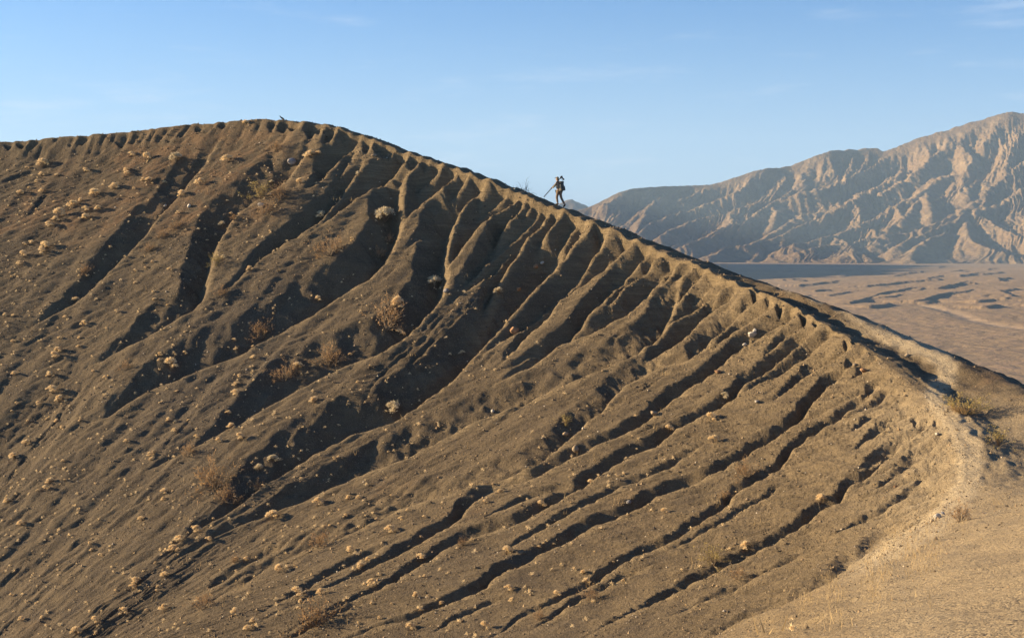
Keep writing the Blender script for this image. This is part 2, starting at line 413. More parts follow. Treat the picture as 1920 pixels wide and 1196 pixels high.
# flutes under the rim: sharp fins between rounded chutes
rj = CJ[0]; x = 20.0
rimu = BU[0]
while x < rj[-1] - 20:
    j = int(np.searchsorted(rj, x)); u = rimu[j]; Yr = BY[0, j]
    if Yr < 40: sp, dp0, ln = RNG.uniform(50, 110), RNG.uniform(5, 15), RNG.uniform(70, 220)
    elif u > 1700: sp, dp0, ln = RNG.uniform(24, 54), RNG.uniform(7, 14), RNG.uniform(60, 240)
    elif u > 1440: sp, dp0, ln = RNG.uniform(18, 60), RNG.uniform(2, 5), RNG.uniform(60, 220)
    elif u > 590: sp, dp0, ln = RNG.uniform(16, 60), RNG.uniform(3, 9), RNG.uniform(40, 160)
    else: sp, dp0, ln = RNG.uniform(12, 40), RNG.uniform(2, 5), RNG.uniform(30, 60)
    if RNG.random() < 0.3: ln *= 1.8
    j0, j1 = max(0, j - 60), min(NJ, j + 60)
    ci = CI[:, j0:j1]; wig = 9 * vnoise(ci / 80, ci * 0 + x, 21) * sstep(10, 60, ci)
    dist = np.abs(CJ[:, j0:j1] - CJ[:, j:j + 1] + wig)
    env = (0.22 + 0.78 * sstep(-2, 14, ci + 4 * vnoise(ci * 0 + x, ci * 0, 22))) * (1 - sstep(ln * 0.35, ln, ci))
    cut = env * dp0 * 1.35 - (1.15 + 0.4 * RNG.random() + .75 * np.exp(-ci / 50)) * (np.sqrt(dist ** 2 + 9) - 3)
    H[:, j0:j1] = np.maximum(H[:, j0:j1], cut)
    x += sp

# thin rills that start anywhere on the slope and run down it
for k in range(230):
    j = int(RNG.integers(20, NJ - 20)); u = rimu[j]
    right = u > 1000
    a_ = RNG.uniform(60, 420) if right else RNG.uniform(120, 800)
    if not right and RNG.random() < .45: continue
    ln, dp0 = RNG.uniform(90, 420), (RNG.uniform(5, 12) if right else RNG.uniform(3, 8))
    j0, j1 = max(0, j - 26), min(NJ, j + 26); ci = CI[:, j0:j1]
    wig = 10 * vnoise(ci / 95, ci * 0 + k * 3.3, 23) + 2.5 * vnoise(ci / 22, ci * 0 + k * 1.7, 24)
    sd = CJ[:, j0:j1] - CJ[:, j:j + 1] + wig
    env = sstep(a_, a_ + 14, ci) * (1 - sstep(a_ + ln * .5, a_ + ln, ci)) * (.75 + .5 * vnoise(ci / 40, ci * 0 + k, 25))
    dd = dp0 * env; e_ = sd - dd / 2.6
    H[:, j0:j1] = np.maximum(H[:, j0:j1], dd - np.where(e_ < 0, -2.6 * e_, 1.7 * e_))
# secondary ribs on the walls of the big gullies
wallm = np.clip(H / 14.0, 0, 1) * WALL
rib = fbm(CI / 15 + 0.25 * fbm(CJ / 30, CI / 30, 2, 32) * 3, CJ / 42, 2, 31)
H = H - wallm * 5.2 * np.clip(rib, -0.6, 0.6)
# soft shoulders of the cuts, broad swells of the interfluves
H = np.maximum(H, 0)
H = np.where(H < 1.6, H * H / 3.2, H - .8)
swell = 7 * fbm(CJ / 150, CI / 420, 3, 41) * sstep(0, 80, CI)
low = sstep(0, 60, CI)
rl = sstep(8, 60, CI) * (.35 + .65 * sstep(900, 1400, BU))
fr = fbm((CJ + 10 * fbm(CJ / 60, CI / 90, 2, 61)) / 17, CI / 150, 3, 62, .55, True)
Z = -H - 6.5 * rl * np.maximum(fr - .15, 0) ** 1.2 * 2 + swell + low * (2.4 * fbm(CJ / 26, CI / 40, 4, 51) + 1.5 * fbm(CJ / 8, CI / 11, 3, 57, .6))

# rain: route water row by row down the slope and let it incise
def rain(Z, rowdrop, n, K, diff, cell, emax=0.9, amax=1e9):
    nj = Z.shape[1]
    for it in range(n):
        A = np.ones(nj); Sl = np.zeros_like(Z); AA = np.ones_like(Z)
        for i in range(Z.shape[0] - 1):
            z0 = Z[i]; z1 = Z[i + 1] + rowdrop[i]
            l = np.concatenate([[1e9], z1[:-1]]); r = np.concatenate([z1[1:], [1e9]])
            dl = np.maximum(z0 - l, 0.01) * 0.72; dc = np.maximum(z0 - z1, 0.01); dr = np.maximum(z0 - r, 0.01) * 0.72
            pl_, pc, pr = dl ** 4, dc ** 4, dr ** 4
            q_ = A / (pl_ + pc + pr)
            nA = 1 + pc * q_
            nA[:-1] += (pl_ * q_)[1:]; nA[1:] += (pr * q_)[:-1]
            Sl[i] = np.maximum(np.maximum(dl, dr), dc) / cell
            AA[i] = A; A = nA
        E = np.minimum(K * np.sqrt(np.minimum(AA, amax)) * np.minimum(Sl, 2.0), emax); E[-1] = E[-2]
        Z = Z - E
        lap = np.zeros_like(Z)
        lap[:, 1:-1] += Z[:, 2:] + Z[:, :-2] - 2 * Z[:, 1:-1]
        lap[1:-1] += 0.5 * (Z[2:] + Z[:-2] - 2 * Z[1:-1])
        Z = Z + diff * lap
    return Z
Z = rain(Z, np.diff(BZ, axis=0) / (0.5 * (MPX[1:] + MPX[:-1])), 9, 0.03, 0.02, 3.0, 0.8, 110.0)
FZ = BZ + Z * MPX * np.minimum(1, 0.30 + CI / 6.0) * (1 - sstep(1560, 1700, BU[0])[None, :] * (1 - sstep(0, 60, CI)))
_lz = FZ * 3.1 + .8 * fbm(BX / 5, BY / 5, 2, 95)
FZ = FZ + .055 * vnoise(_lz, _lz * 0 + .3, 96) * sstep(3, 30, CI)     # bedding: harder and softer layers

LIP = .16 * sstep(1440, 1640, U0 + S[:, 0] / np.maximum(S[:, 1], 8) * FPX)[None, :]
FZ = FZ - LIP * np.exp(-D / .55)
# ------------------------------------------------------------------ outer side: rim crown, flank, gravel slope by the camera
tout = np.linspace(0, 1, NI_OUT + 1)[1:]
XO = (0.04 * tout + 0.10 * tout ** 2 + 0.86 * tout ** 5)[:, None] * 105.0
band, drop, kk = S[None, :, 3], S[None, :, 4], S[None, :, 9]
q = XO / np.maximum(band, 0.4)
top = -drop * np.minimum(q, 1) ** 1.6 + kk * np.minimum(XO, band)
bm_ = sstep(1.2, 2.0, band) * (1 - sstep(6.5, 9, band))
top = top + bm_ * (-.30 * np.exp(-((q - .38) / .22) ** 2) + .12 * np.exp(-((q - .85) / .16) ** 2))
over = np.maximum(XO - band, 0)
fl = over
ZO = top - 0.62 * (np.sqrt(fl ** 2 + 0.5) - 0.7071)
OX = S[None, :, 0] - nin[None, :, 0] * XO; OY = S[None, :, 1] - nin[None, :, 1] * XO
OZ = FZ[0][None, :] * np.exp(-XO / 0.8) + S[None, :, 2] * (1 - np.exp(-XO / 0.8)) + ZO
_n = 0.09 * fbm(OX / 0.9, OY / 0.9, 4, 71) + 0.16 * fbm(OX / 4, OY / 4, 3, 72) * np.minimum(1, XO / 2)
_n = _n + bm_ * .14 * fbm(_al[None, :] / 2.6 + .6 * XO, XO / .42, 4, 73, .6)      # trodden crown: streaks and steps along the rim
OZ = OZ + _n * np.minimum(1, XO / 0.5)

OZ = OZ - LIP * (np.exp(-XO / .6) - np.exp(-XO / .8))
VX = np.vstack([OX[::-1], BX]); VY = np.vstack([OY[::-1], BY]); VZ = np.vstack([OZ[::-1], FZ])
NI = NI_OUT + NI_IN
VERT = np.stack([VX, VY, VZ], -1).reshape(-1, 3)
VU = U0 + VX / np.maximum(VY, 3) * FPX; VV2 = VH - VZ / np.maximum(VY, 3) * FPX
sgnD = np.vstack([-XO[::-1] * np.ones((1, NJ)), D])

# surface attributes: pale dust of the trail, exposed tuff under the rim, sand of the near slope
TRAIL = np.array([(1560,1088),(1660,1035),(1745,988),(1800,932),(1818,880),(1815,830),(1795,795),(1770,765),(1755,735),(1775,705),(1768,675),(1735,655),(1690,640),(1640,618),(1590,598)], float)
tr = spline(TRAIL, 90)
tdist = np.full(VU.shape, 1e9)
for k in range(len(tr)): tdist = np.minimum(tdist, (VU - tr[k, 0]) ** 2 + ((VV2 - tr[k, 1]) * 1.15) ** 2)
tdist = np.sqrt(tdist) + 5 * fbm(VX / 1.3, VY / 1.3, 3, 81)
near_rim = np.exp(-np.maximum(sgnD - 1.0, 0) / 2.2) * (sgnD > -6) * sstep(1480, 1700, VU)
_q = np.vstack([(XO / np.maximum(band, .4) * np.ones((1, NJ)))[::-1], np.full(D.shape, -9.)]); _bm = np.vstack([np.repeat(bm_, NI_OUT, 0), 0 * D])
berm = _bm * np.exp(-((_q - .84) / .13) ** 2) * sstep(1420, 1500, VU) * (1 - sstep(1700, 1780, VU)) * np.clip(.45 + 1.9 * fbm(VX / .8, VY / 2.2, 3, 82), 0, 1)
dust = np.clip(.95 * berm + np.clip(1.25 * np.exp(-(np.maximum(tdist - 7, 0) / 15.0) ** 2) + .5 * fbm(VX / .5, VY / .9, 3, 83) - .1, 0, 1) * 0.95 * sstep(1540, 1700, VU) + 0.45 * near_rim * sstep(700, 800, VV2), 0, 1)
tuff = np.zeros_like(VU); tuff[NI_OUT:] = np.exp(-np.maximum(CI - 40, 0) / (150.0 + 260 * sstep(1000, 1500, BU))) * sstep(400, 700, BU) * (.55 + .75 * np.clip(.5 + fbm(CJ / 12, CI / 190, 3, 63), 0, 1))
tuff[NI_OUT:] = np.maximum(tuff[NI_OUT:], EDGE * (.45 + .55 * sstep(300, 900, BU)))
tuff[:NI_OUT] = (tuff[NI_OUT][None, :] * np.exp(-XO / 1.1))[::-1]
tuff = np.clip(tuff, 0, 1)
sand = np.zeros_like(VU); sand[:NI_OUT] = np.clip(sstep(8, 26, 60 - VY[:NI_OUT]) , 0, 1)

# ------------------------------------------------------------------ ground material
def ground_material():
    m = NT('crater_ground')
    big = m.noise(0.13, 5, 0.6); mid = m.noise(0.9, 6, 0.62); fine = m.noise(9.0, 5, 0.7); grit = m.noise(42.0, 3, 0.7)
    c = m.mix(m.ramp(big, .36, .64), (.072, .054, .034), (.115, .085, .051))
    c = m.mix(m.ramp(mid, .42, .66), c, (.155, .114, .066))
    c = m.mix(m.math('MULTIPLY', m.ramp(m.noise(.55, 4, .6, vec=m.scalev(m.pos, (1, 1, 1.7))), .52, .68), .55), c, (.070, .056, .043))
    zo = m.noise(.045, 4, .55); c = m.mix(m.ramp(zo, .50, .66, 0, .6), c, (.094, .075, .054)); c = m.mix(m.math('MULTIPLY', m.ramp(zo, .44, .36), m.ramp(mid, .4, .6)), c, (.165, .098, .05))
    z = m.sep(m.pos)[2]
    warp = m.math('ADD', z, m.math('MULTIPLY', m.noise(.25, 3), 1.6))
    lay = m.n('CombineXYZ'); m.l(warp, lay.inputs[2])
    band = m.noise(5.5, 4, .75, vec=lay.outputs[0])
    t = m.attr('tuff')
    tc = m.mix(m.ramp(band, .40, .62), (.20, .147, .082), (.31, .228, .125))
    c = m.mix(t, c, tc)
    c = m.mix(m.attr('sand'), c, m.mix(m.ramp(mid, .3, .7), (.34, .245, .13), (.42, .305, .16)))
    c = m.mix(m.math('MULTIPLY', m.attr('dust'), m.ramp(fine, .2, .62, .55, 1.0)), c, (.54, .43, .275))
    v = m.voro(11.0, out='Color'); vd = m.voro(11.0)
    pick = m.math('GREATER_THAN', m.sep(v)[0], .80)
    c = m.mix(m.math('MULTIPLY', pick, m.ramp(vd, .22, .36, .75, 0)), c, (.30, .225, .15))
    v2 = m.voro(26.0, out='Color'); vd2 = m.voro(26.0)
    c = m.mix(m.math('MULTIPLY', m.math('GREATER_THAN', m.sep(v2)[1], .72), m.ramp(vd2, .25, .4, .7, 0)), c, (.06, .047, .036))
    c = m.mix(m.ramp(grit, .35, .65, .0, .55), c, (.06, .047, .034))
    g2 = m.noise(19.0, 4, .75); c = m.mix(m.ramp(g2, .5, .68, 0, .5), c, (.27, .20, .125))
    m.color(c)
    b = m.bump(m.math('ADD', m.math('MULTIPLY', mid, .6), m.math('MULTIPLY', band, m.math('MULTIPLY', t, .5))), .5, .6)
    b = m.bump(fine, .13, .9, b)
    b = m.bump(m.math('MULTIPLY', pick, m.ramp(vd, .05, .4, 1, 0)), .05, .8, b)
    b = m.bump(grit, .02, .7, b)
    m.normal(b)
    return m.m
M_GROUND = ground_material()

F = grid_faces(NI, NJ)
me_all = mesh_from('crater_slope', VERT, F)
VN = np.empty(len(VERT) * 3, np.float32); me_all.vertices.foreach_get('normal', VN); VN = VN.reshape(-1, 3)
fi = F[:, 0]
fdist = tdist.ravel()[fi]
on_path = (fdist < 13) & (sgnD.ravel()[fi] < 2.5) & (VY.ravel()[fi] > 6)
row_of = fi // NJ
region = np.where(on_path, 1, np.where(row_of < NI_OUT, 2, 0))
bpy.data.meshes.remove(me_all)
for rid, nm in ((0, 'crater_wall'), (1, 'path'), (2, 'hill')):
    fs = F[region == rid]; used, inv = np.unique(fs, return_inverse=True)
    me = mesh_from(nm, VERT[used], inv.reshape(fs.shape))
    for an, ar in (('dust', dust), ('tuff', tuff), ('sand', sand)): attr(me, an, ar.ravel()[used])
    me.normals_split_custom_set_from_vertices(VN[used].tolist())
    tag(link(nm, me, M_GROUND), kind='structure')

# ------------------------------------------------------------------ far mountains, valley floor, haze
FLOOR = -75.0
def rock_material(name, c1, c2, c3, scale):
    m = NT(name)
    a = m.noise(scale * .25, 5, .6); b_ = m.noise(scale, 6, .65); f = m.noise(scale * 7, 4, .65)
    c = m.mix(m.ramp(a, .35, .65), c1, c2)
    c = m.mix(m.ramp(b_, .45, .7), c, c3)
    c = m.mix(m.ramp(f, .35, .75, 0, .4), c, tuple(k * .45 for k in c1))
    m.color(c)
    m.normal(m.bump(f, 14.0, .8, m.bump(b_, 40.0, .7)))
    return m.m
M_MOUNT = rock_material('mountain_rock', (.205, .135, .070), (.145, .102, .062), (.275, .190, .102), .0045)

CREST = [(880,440,10400),(1000,415,10500),(1100,390,10600),(1170,358,10700),(1230,351,10800),(1290,349,10850),(1340,345,10850),(1385,331,10850),(1430,318,10850),(1480,312,10900),
         (1550,286,10900),(1600,281,10950),(1640,279,10950),(1662,284,10900),(1720,261,10900),(1790,240,10850),(1850,222,10800),(1890,211,10750),(1925,213,10700),(2000,196,10600),(2150,180,10400),(2350,185,10200),(2600,230,10000)]
cr = spline(CREST, 600)
CX = (cr[:, 0] - U0) / FPX * cr[:, 2]; CY = cr[:, 2]; CZ = (VH - cr[:, 1]) / FPX * cr[:, 2]
NR = 300
t = np.linspace(0, 1, NR)[:, None]
foot = np.interp(cr[:, 0], [880, 1250, 1500, 1750, 1850, 2000, 2600], [8600, 8500, 8000, 7300, 7300, 6800, 6500])[None, :]
MX = CX[None, :] - 1150 * t ** 1.1 + 160 * fbm(t * 5 + CX[None, :] / 900, CX[None, :] / 700 + t, 2, 90) * sstep(0, .3, t)
MY = CY[None, :] + (foot - CY[None, :]) * t
MB = CZ[None, :] + (FLOOR - 6 - CZ[None, :]) * (1 - (1 - t) ** 2.2)
# spurs: traced ridge lines; the ground falls away on both sides of each
RIDGES = [
 [(1843,226),(1817,244),(1794,266),(1773,275),(1742,298),(1713,324),(1682,345),(1650,362)],
 [(1794,266),(1812,283),(1825,298),(1803,330),(1812,352),(1816,370)],
 [(1794,322),(1760,332),(1737,353),(1713,368),(1677,387),(1648,407),(1620,420),(1560,440),(1480,459)],
 [(1737,353),(1740,381),(1750,407)],
 [(1722,372),(1700,400),(1667,428)],
 [(1716,261),(1672,288),(1630,314),(1584,340),(1563,345),(1542,353),(1480,368)],
 [(1700,314),(1667,337),(1635,355),(1597,376),(1563,397),(1520,415),(1480,433),(1430,452)],
 [(1630,278),(1625,304),(1600,330)],
 [(1550,287),(1565,322)],
 [(1600,281),(1596,310),(1584,338)],
 [(1421,320),(1404,340),(1386,357),(1343,375),(1299,392),(1229,412),(1202,432)],
 [(1480,327),(1452,362),(1426,381),(1364,397),(1312,410),(1268,427),(1233,443)],
 [(1500,320),(1500,348),(1448,379),(1421,397),(1395,418),(1360,425),(1321,445),(1290,458),(1272,462)],
 [(1563,397),(1530,400),(1496,405),(1452,434),(1408,458),(1364,464),(1330,480)],
 [(1290,350),(1237,372),(1207,401),(1198,430)],
 [(1174,357),(1143,379),(1119,386)],
 [(1340,345),(1310,362),(1270,376)],
 [(1960,290),(1920,304),(1889,324),(1853,355),(1825,381),(1778,407),(1726,428),(1672,436),(1635,444),(1558,459),(1500,470)],
 [(1856,387),(1817,394),(1791,412),(1752,428),(1700,451),(1677,467)],
 [(1817,394),(1853,410),(1884,431),(1925,446),(1980,460)],
 [(1812,412),(1819,449),(1853,464),(1895,475)],
 [(1783,431),(1739,449),(1713,470),(1708,488)],
 [(1895,211),(1869,228),(1861,249),(1838,275)],
 [(1960,225),(1920,244),(1895,278),(1887,322)],
 [(1990,340),(1920,355),(1895,368),(1856,387),(1825,397)],
 [(1720,261),(1740,285),(1742,298)],
 [(1760,250),(1775,262),(1773,275)],
 [(1853,355),(1850,372),(1840,385)],
 [(1597,376),(1610,392),(1612,410)],
 [(1677,387),(1690,402),(1690,420)],
 [(1560,440),(1590,455),(1600,474)],
 [(1620,420),(1645,438),(1640,462)],
 [(1448,379),(1455,400),(1450,420)],
 [(1364,397),(1375,415),(1360,425)],
 [(2050,240),(2000,290),(1975,340),(1940,390),(1925,446)],
 [(2150,260),(2080,330),(2040,400),(2000,460)],
]
hh = (CZ - FLOOR)[None, :]
mu = U0 + MX / MY * FPX; mv = VH - MB / MY * FPX
rd = np.full(MX.shape, 1e9)
for ri, pl in enumerate(RIDGES):
    q = spline(pl, 6 * len(pl)); pts = []
    for u_, v_ in q:
        k = np.argmin((mu - u_) ** 2 + ((mv - v_) * 1.5) ** 2); pts.append((MX.ravel()[k], MY.ravel()[k]))
    pts = np.array(pts); pts[:, 0] = smooth1(pts[:, 0], 2, 0, 1); pts[:, 1] = smooth1(pts[:, 1], 2, 0, 1)
    wxy = 30 * fbm(MX / 160 + ri, MY / 160, 3, 180 + ri)
    for k in range(len(pts) - 1):
        (ax, ay), (bx, by) = pts[k], pts[k + 1]; dx, dy = bx - ax, by - ay; qq = dx * dx + dy * dy + 1e-6
        tt = np.clip(((MX - ax) * dx + (MY - ay) * dy) / qq, 0, 1)
        rise = (k + tt) / len(pts)
        d_ = np.hypot(MX - ax - tt * dx, MY - ay - tt * dy) + wxy * .6
        rd = np.minimum(rd, np.maximum(d_, 0) + 18 * (1 - np.minimum(1, rise * 4)))
low_ = sstep(.0, .07, t)
fan = sstep(.48, .85, t)                              # spurs sink into the fans at the foot
cap = 100 + 190 * (1 - fan)
fall = .56 * cap * (1 - np.exp(-rd / cap))
med = fbm(CX[None, :] / 150 + .6 * fbm(CX[None, :] / 400, t * 3, 2, 112), t * 3.6, 4, 111, .55, True)
sml = fbm(CX[None, :] / 52 + .5 * fbm(CX[None, :] / 150, t * 8, 2, 113), t * 11, 3, 114, .55, True)
MZ = low_ * (1 - .8 * fan) * (-fall + .12 * fall * 0 + 24 * (med - .55) + 12 * (sml - .4)) - 22 * low_ * (1 - fan) * 0
MZ = MZ + low_ * fan * (-.35 * fall + 9 * (med - .5))
crag = fbm(MX / 44, (MY + 1.6 * MB) / 44, 4, 190, .62, True)
MZ = MZ + low_ * (1 - sstep(.25, .65, t)) * sstep(250, 800, hh) * 17 * (crag - .5) + low_ * (1 - fan) * 6 * (fbm(MX / 20, (MY + MB) / 20, 3, 191, .6, True) - .4)
PZ0 = MB
MZ = rain(MZ, np.diff(MB, axis=0) + 0 * MZ[1:], 9, .12, .01, 9.0, 5.0, 400.0)
MZ = MZ + 13 * sstep(0, .05, t) * (1 - sstep(.35, .7, t)) * sstep(300, 900, hh) * (fbm(MX / 75, (MY + 2 * PZ0) / 75, 4, 133, .6, True) - .5)
MZ = MZ + 5 * fbm(MX / 30, MY / 30, 3, 130) * sstep(0, .03, t) * (1 - t)
MZ[0] = 3 * fbm(CX / 60, CX * 0, 3, 131) + 16 * sstep(200, 900, hh[0]) * (fbm(CX / 130, CX * 0, 4, 132, .6, True) - .35)
MZ[1] = .6 * MZ[0] + .4 * MZ[1]; MZ[2] = .3 * MZ[0] + .7 * MZ[2]
PZ = MB + MZ
verts = np.stack([MX, MY, PZ], -1)
back = verts[0].copy(); back[:, 1] += 2500; back[:, 2] = FLOOR - 5
verts = np.concatenate([back[None], verts], 0)
me = mesh_from('mountains', verts.reshape(-1, 3), grid_faces(NR + 1, len(cr)))
tag(link('mountains', me, M_MOUNT), kind='structure')

def dome(name, u, vtop, Y, rx, ry, seed, n=90):
    """a hill of its own, standing on the valley floor"""
    x0 = (u - U0) / FPX * Y; h = (VH - vtop) / FPX * Y - FLOOR
    a = np.linspace(-1, 1, n)
    gx, gy = np.meshgrid(a, a)
    r = np.sqrt(gx ** 2 + gy ** 2)
    z = h * np.maximum(0, 1 - r) ** 1.0 * (1 + .16 * fbm(gx * 4 + seed, gy * 4, 4, seed, .5, True)) / 1.05
    v = np.stack([x0 + gx * rx, Y + gy * ry, FLOOR - 5 + z], -1).reshape(-1, 3)
    return tag(link(name, mesh_from(name, v, grid_faces(n, n)), M_MOUNT), kind='structure')
dome('hill', 1070, 378, 15500, 1500, 1500, 140)
# long ridge beyond the crater, hidden by its rim, that shades the far edge of the valley floor
ry_ = np.linspace(3300, 11500, 160)[:, None]; rx_ = np.linspace(-1, 1, 90)[None, :]
hc = .93 * np.interp(ry_, [3300, 3800, 4500, 5500, 6500, 7400, 8000, 8600, 9200], [0, 300, 430, 530, 610, 680, 720, 480, 0])
hx = -760 + 900 * rx_ + 0 * ry_ + 60 * fbm(ry_ / 700 + 0 * rx_, rx_ * 1.5 + 0 * ry_, 2, 150)
hzz = FLOOR - 5 + hc * (1 - np.abs(rx_) ** 1.1) * (1 + .12 * fbm(hx / 300, ry_ / 300 + 0 * hx, 4, 151, .5, True)) / 1.03
tag(link('hill', mesh_from('hill', np.stack([hx, ry_ + 0 * hx, hzz], -1).reshape(-1, 3), grid_faces(160, 90)), M_MOUNT), kind='structure')

# valley floor: a fan of ground out to the mountains, cut by dry washes
uu = np.unique(np.concatenate([np.linspace(-3000, 1180, 40), np.linspace(1180, 2010, 420), np.linspace(2010, 5200, 40)]))
vv = 1.0 / np.concatenate([np.linspace(1 / 200., 1 / 620., 20)[:-1], np.linspace(1 / 620., 1 / 9000., 440), np.linspace(1 / 9000., 1 / 17000., 8)[1:]])
FXg = (uu[None, :] - U0) / FPX * vv[:, None]; FYg = vv[:, None] + 0 * FXg
SCARP = [[(1622,544),(1660,538),(1692,535),(1720,531),(1747,527),(1763,518)], [(1590,577),(1633,568),(1671,554),(1698,550),(1720,545),(1744,544)], [(1720,572),(1747,568),(1779,557),(1822,552),(1847,545)],
         [(1755,545),(1785,541),(1814,534),(1833,535),(1847,533)],
         [(1877,521),(1885,531),(1901,529)], [(1882,548),(1893,553),(1918,561)], [(1560,560),(1590,556),(1610,552)], [(1500,540),(1540,536),(1580,531)],
         [(1690,516),(1720,513),(1740,511)], [(1800,520),(1830,516),(1850,513)], [(1530,552),(1550,549),(1572,548)], [(1660,565),(1690,562),(1705,558)], [(1850,560),(1880,556),(1900,551)]]
_sr = np.random.default_rng(41)
for _ in range(55):
    u_, v_ = _sr.uniform(1440, 1990), 500 + 85 * _sr.random() ** 1.3
    l_ = _sr.uniform(12, 55); SCARP.append([(u_, v_), (u_ + l_ * .5, v_ - l_ * .04 - _sr.uniform(0, 1.2)), (u_ + l_, v_ - l_ * .10 - _sr.uniform(0, 1.5))])
def plan(pl):
    p = np.array(pl, float); Yw = -FLOOR * FPX / (p[:, 1] - VH)
    return np.stack([(p[:, 0] - U0) / FPX * Yw, Yw], 1)
wd = np.full(FXg.shape, 1e9)
for x_, y_ in spline(plan([(1725,573),(1752,577),(1793,588),(1820,599),(1860,607),(1930,618)]), 80):
    wd = np.minimum(wd, (FXg - x_) ** 2 + ((FYg - y_) / 1.3) ** 2)
wd = np.sqrt(wd)
scz = np.zeros(FXg.shape)
for si, pl in enumerate(SCARP):
    q = spline(plan(pl), 14 * len(pl)); q = q + 14 * (.06 if pl[0][1] > 555 else 1) * np.stack([fbm(q[:, 0] / 45, q[:, 1] / 200, 3, 200 + si), 1.4 * fbm(q[:, 0] / 70, q[:, 1] / 300, 2, 230 + si)], 1)
    m_ = (FXg > q[:, 0].min() - 350) & (FXg < q[:, 0].max() + 350) & (FYg > q[:, 1].min() - 500) & (FYg < q[:, 1].max() + 700)
    ii = np.nonzero(m_.ravel())[0]
    if not len(ii): continue
    gx, gy = FXg.ravel()[ii], FYg.ravel()[ii]
    best = np.full(len(ii), 1e9); side = np.zeros(len(ii)); ends = np.zeros(len(ii))
    for k in range(len(q) - 1):
        (ax, ay), (bx, by) = q[k], q[k + 1]; dx, dy = bx - ax, by - ay; qq = dx * dx + dy * dy + 1e-6
        tt = np.clip(((gx - ax) * dx + (gy - ay) * dy) / qq, 0, 1)
        d_ = np.hypot(gx - ax - tt * dx, (gy - ay - tt * dy) * .55); b_ = d_ < best
        best[b_] = d_[b_]; side[b_] = np.sign(dx * (gy - ay) - dy * (gx - ax))[b_]; ends[b_] = (k + tt[b_]) / len(q)
    if q[-1, 0] < q[0, 0]: side = -side
    env = sstep(0, .12, ends) * (1 - sstep(.85, .99, ends)) * (1 if si < 12 else .75)
    val = env * np.where(side > 0, 5.2 * sstep(0, 12, best) * np.exp(-np.maximum(best - 12, 0) / (110 if si < 12 else 60)), 0)   # the far bank stands above the near ground
    fz_ = scz.ravel(); fz_[ii] = np.maximum(fz_[ii], val); scz = fz_.reshape(scz.shape)
zone = sstep(1100, 1500, FYg) * (1 - sstep(3200, 5200, FYg))
flz = FLOOR + scz + zone * (1.0 * fbm(FXg / 170, FYg / 260, 4, 165, .55, True) + .8 * fbm(FXg / 26, FYg / 40, 3, 168) - 2 * np.exp(-(wd / 10) ** 2)) \
      + .7 * fbm(FXg / 18, FYg / 26, 3, 170) * (1 - sstep(3000, 6000, FYg))
flz[FYg < 400] = FLOOR - 2
me = mesh_from('valley_floor', np.stack([FXg, FYg, flz], -1).reshape(-1, 3), grid_faces(*FXg.shape))
attr(me, 'wash', np.exp(-(wd / 11) ** 2) * zone)
m = NT('valley_ground')
a_ = m.noise(.004, 5, .6); b_ = m.noise(.05, 5, .65); c_ = m.noise(.5, 4, .7)
col = m.mix(m.ramp(a_, .35, .65), (.34, .235, .135), (.29, .205, .12))
col = m.mix(m.ramp(b_, .45, .7, 0, .8), col, (.32, .215, .14))
col = m.mix(m.math('MULTIPLY', m.attr('wash'), .4), col, (.40, .31, .22))
v_ = m.voro(.35); col = m.mix(m.ramp(v_, .12, .3, .5, 0), col, (.10, .085, .055))
m.color(col); m.normal(m.bump(c_, .5, .6, m.bump(b_, 4.0, .6)))
tag(link('valley_floor', me, m.m), kind='structure')

# air
hz = bmesh.new(); bmesh.ops.create_cube(hz, size=1.0)
xs, ys, zs = (-25800, 27500), (-400, 17600), (FLOOR - 90, 1400)
for v_ in hz.verts:
    v_.co = Vector((xs[v_.co.x > 0], ys[v_.co.y > 0], zs[v_.co.z > 0]))
me = bpy.data.meshes.new('haze'); hz.to_mesh(me); hz.free()
hm = bpy.data.materials.new('haze'); hm.use_nodes = True; hm.node_tree.nodes.clear()
ho = hm.node_tree.nodes.new('ShaderNodeOutputMaterial'); hv = hm.node_tree.nodes.new('ShaderNodeVolumePrincipled')
hv.inputs['Color'].default_value = (.50, .73, 1.0, 1); hv.inputs['Density'].default_value = 3.0e-5; hv.inputs['Anisotropy'].default_value = 0.1
hm.node_tree.links.new(hv.outputs[0], ho.inputs['Volume'])
tag(link('haze', me, hm), kind='stuff')

# ------------------------------------------------------------------ where a photograph pixel lands on the ground
HR = 2
_pu = np.floor(VU.ravel() / HR).astype(int); _pv = np.floor(VV2.ravel() / HR).astype(int)
_ok = (_pu >= -20) & (_pu < 980) & (_pv >= 0) & (_pv < 620) & (VY.ravel() > 15)
_ids = np.nonzero(_ok)[0]
_ids = _ids[np.argsort(-VY.ravel()[_ids])]
ZB = np.full((620, 1000), -1, np.int64)
ZB[_pv[_ids], _pu[_ids] + 20] = _ids          # nearest written last
VYf = VY.ravel()
def ground(u, v):
    """visible ground vertex at a photograph pixel"""
    cu, cv = int(u // HR) + 20, int(v // HR)
    for r in (1, 2, 4, 8):
        w_ = ZB[max(0, cv - r):cv + r + 1, max(0, cu - r):cu + r + 1].ravel(); w_ = w_[w_ >= 0]
        if len(w_):
            near = w_[VYf[w_] < VYf[w_].min() + 1.5]
            k = np.argmin((VU.ravel()[near] - u) ** 2 + (VV2.ravel()[near] - v) ** 2)
            i = near[k]
            return Vector(VERT[i]), Vector(VN[i])
    return None, None

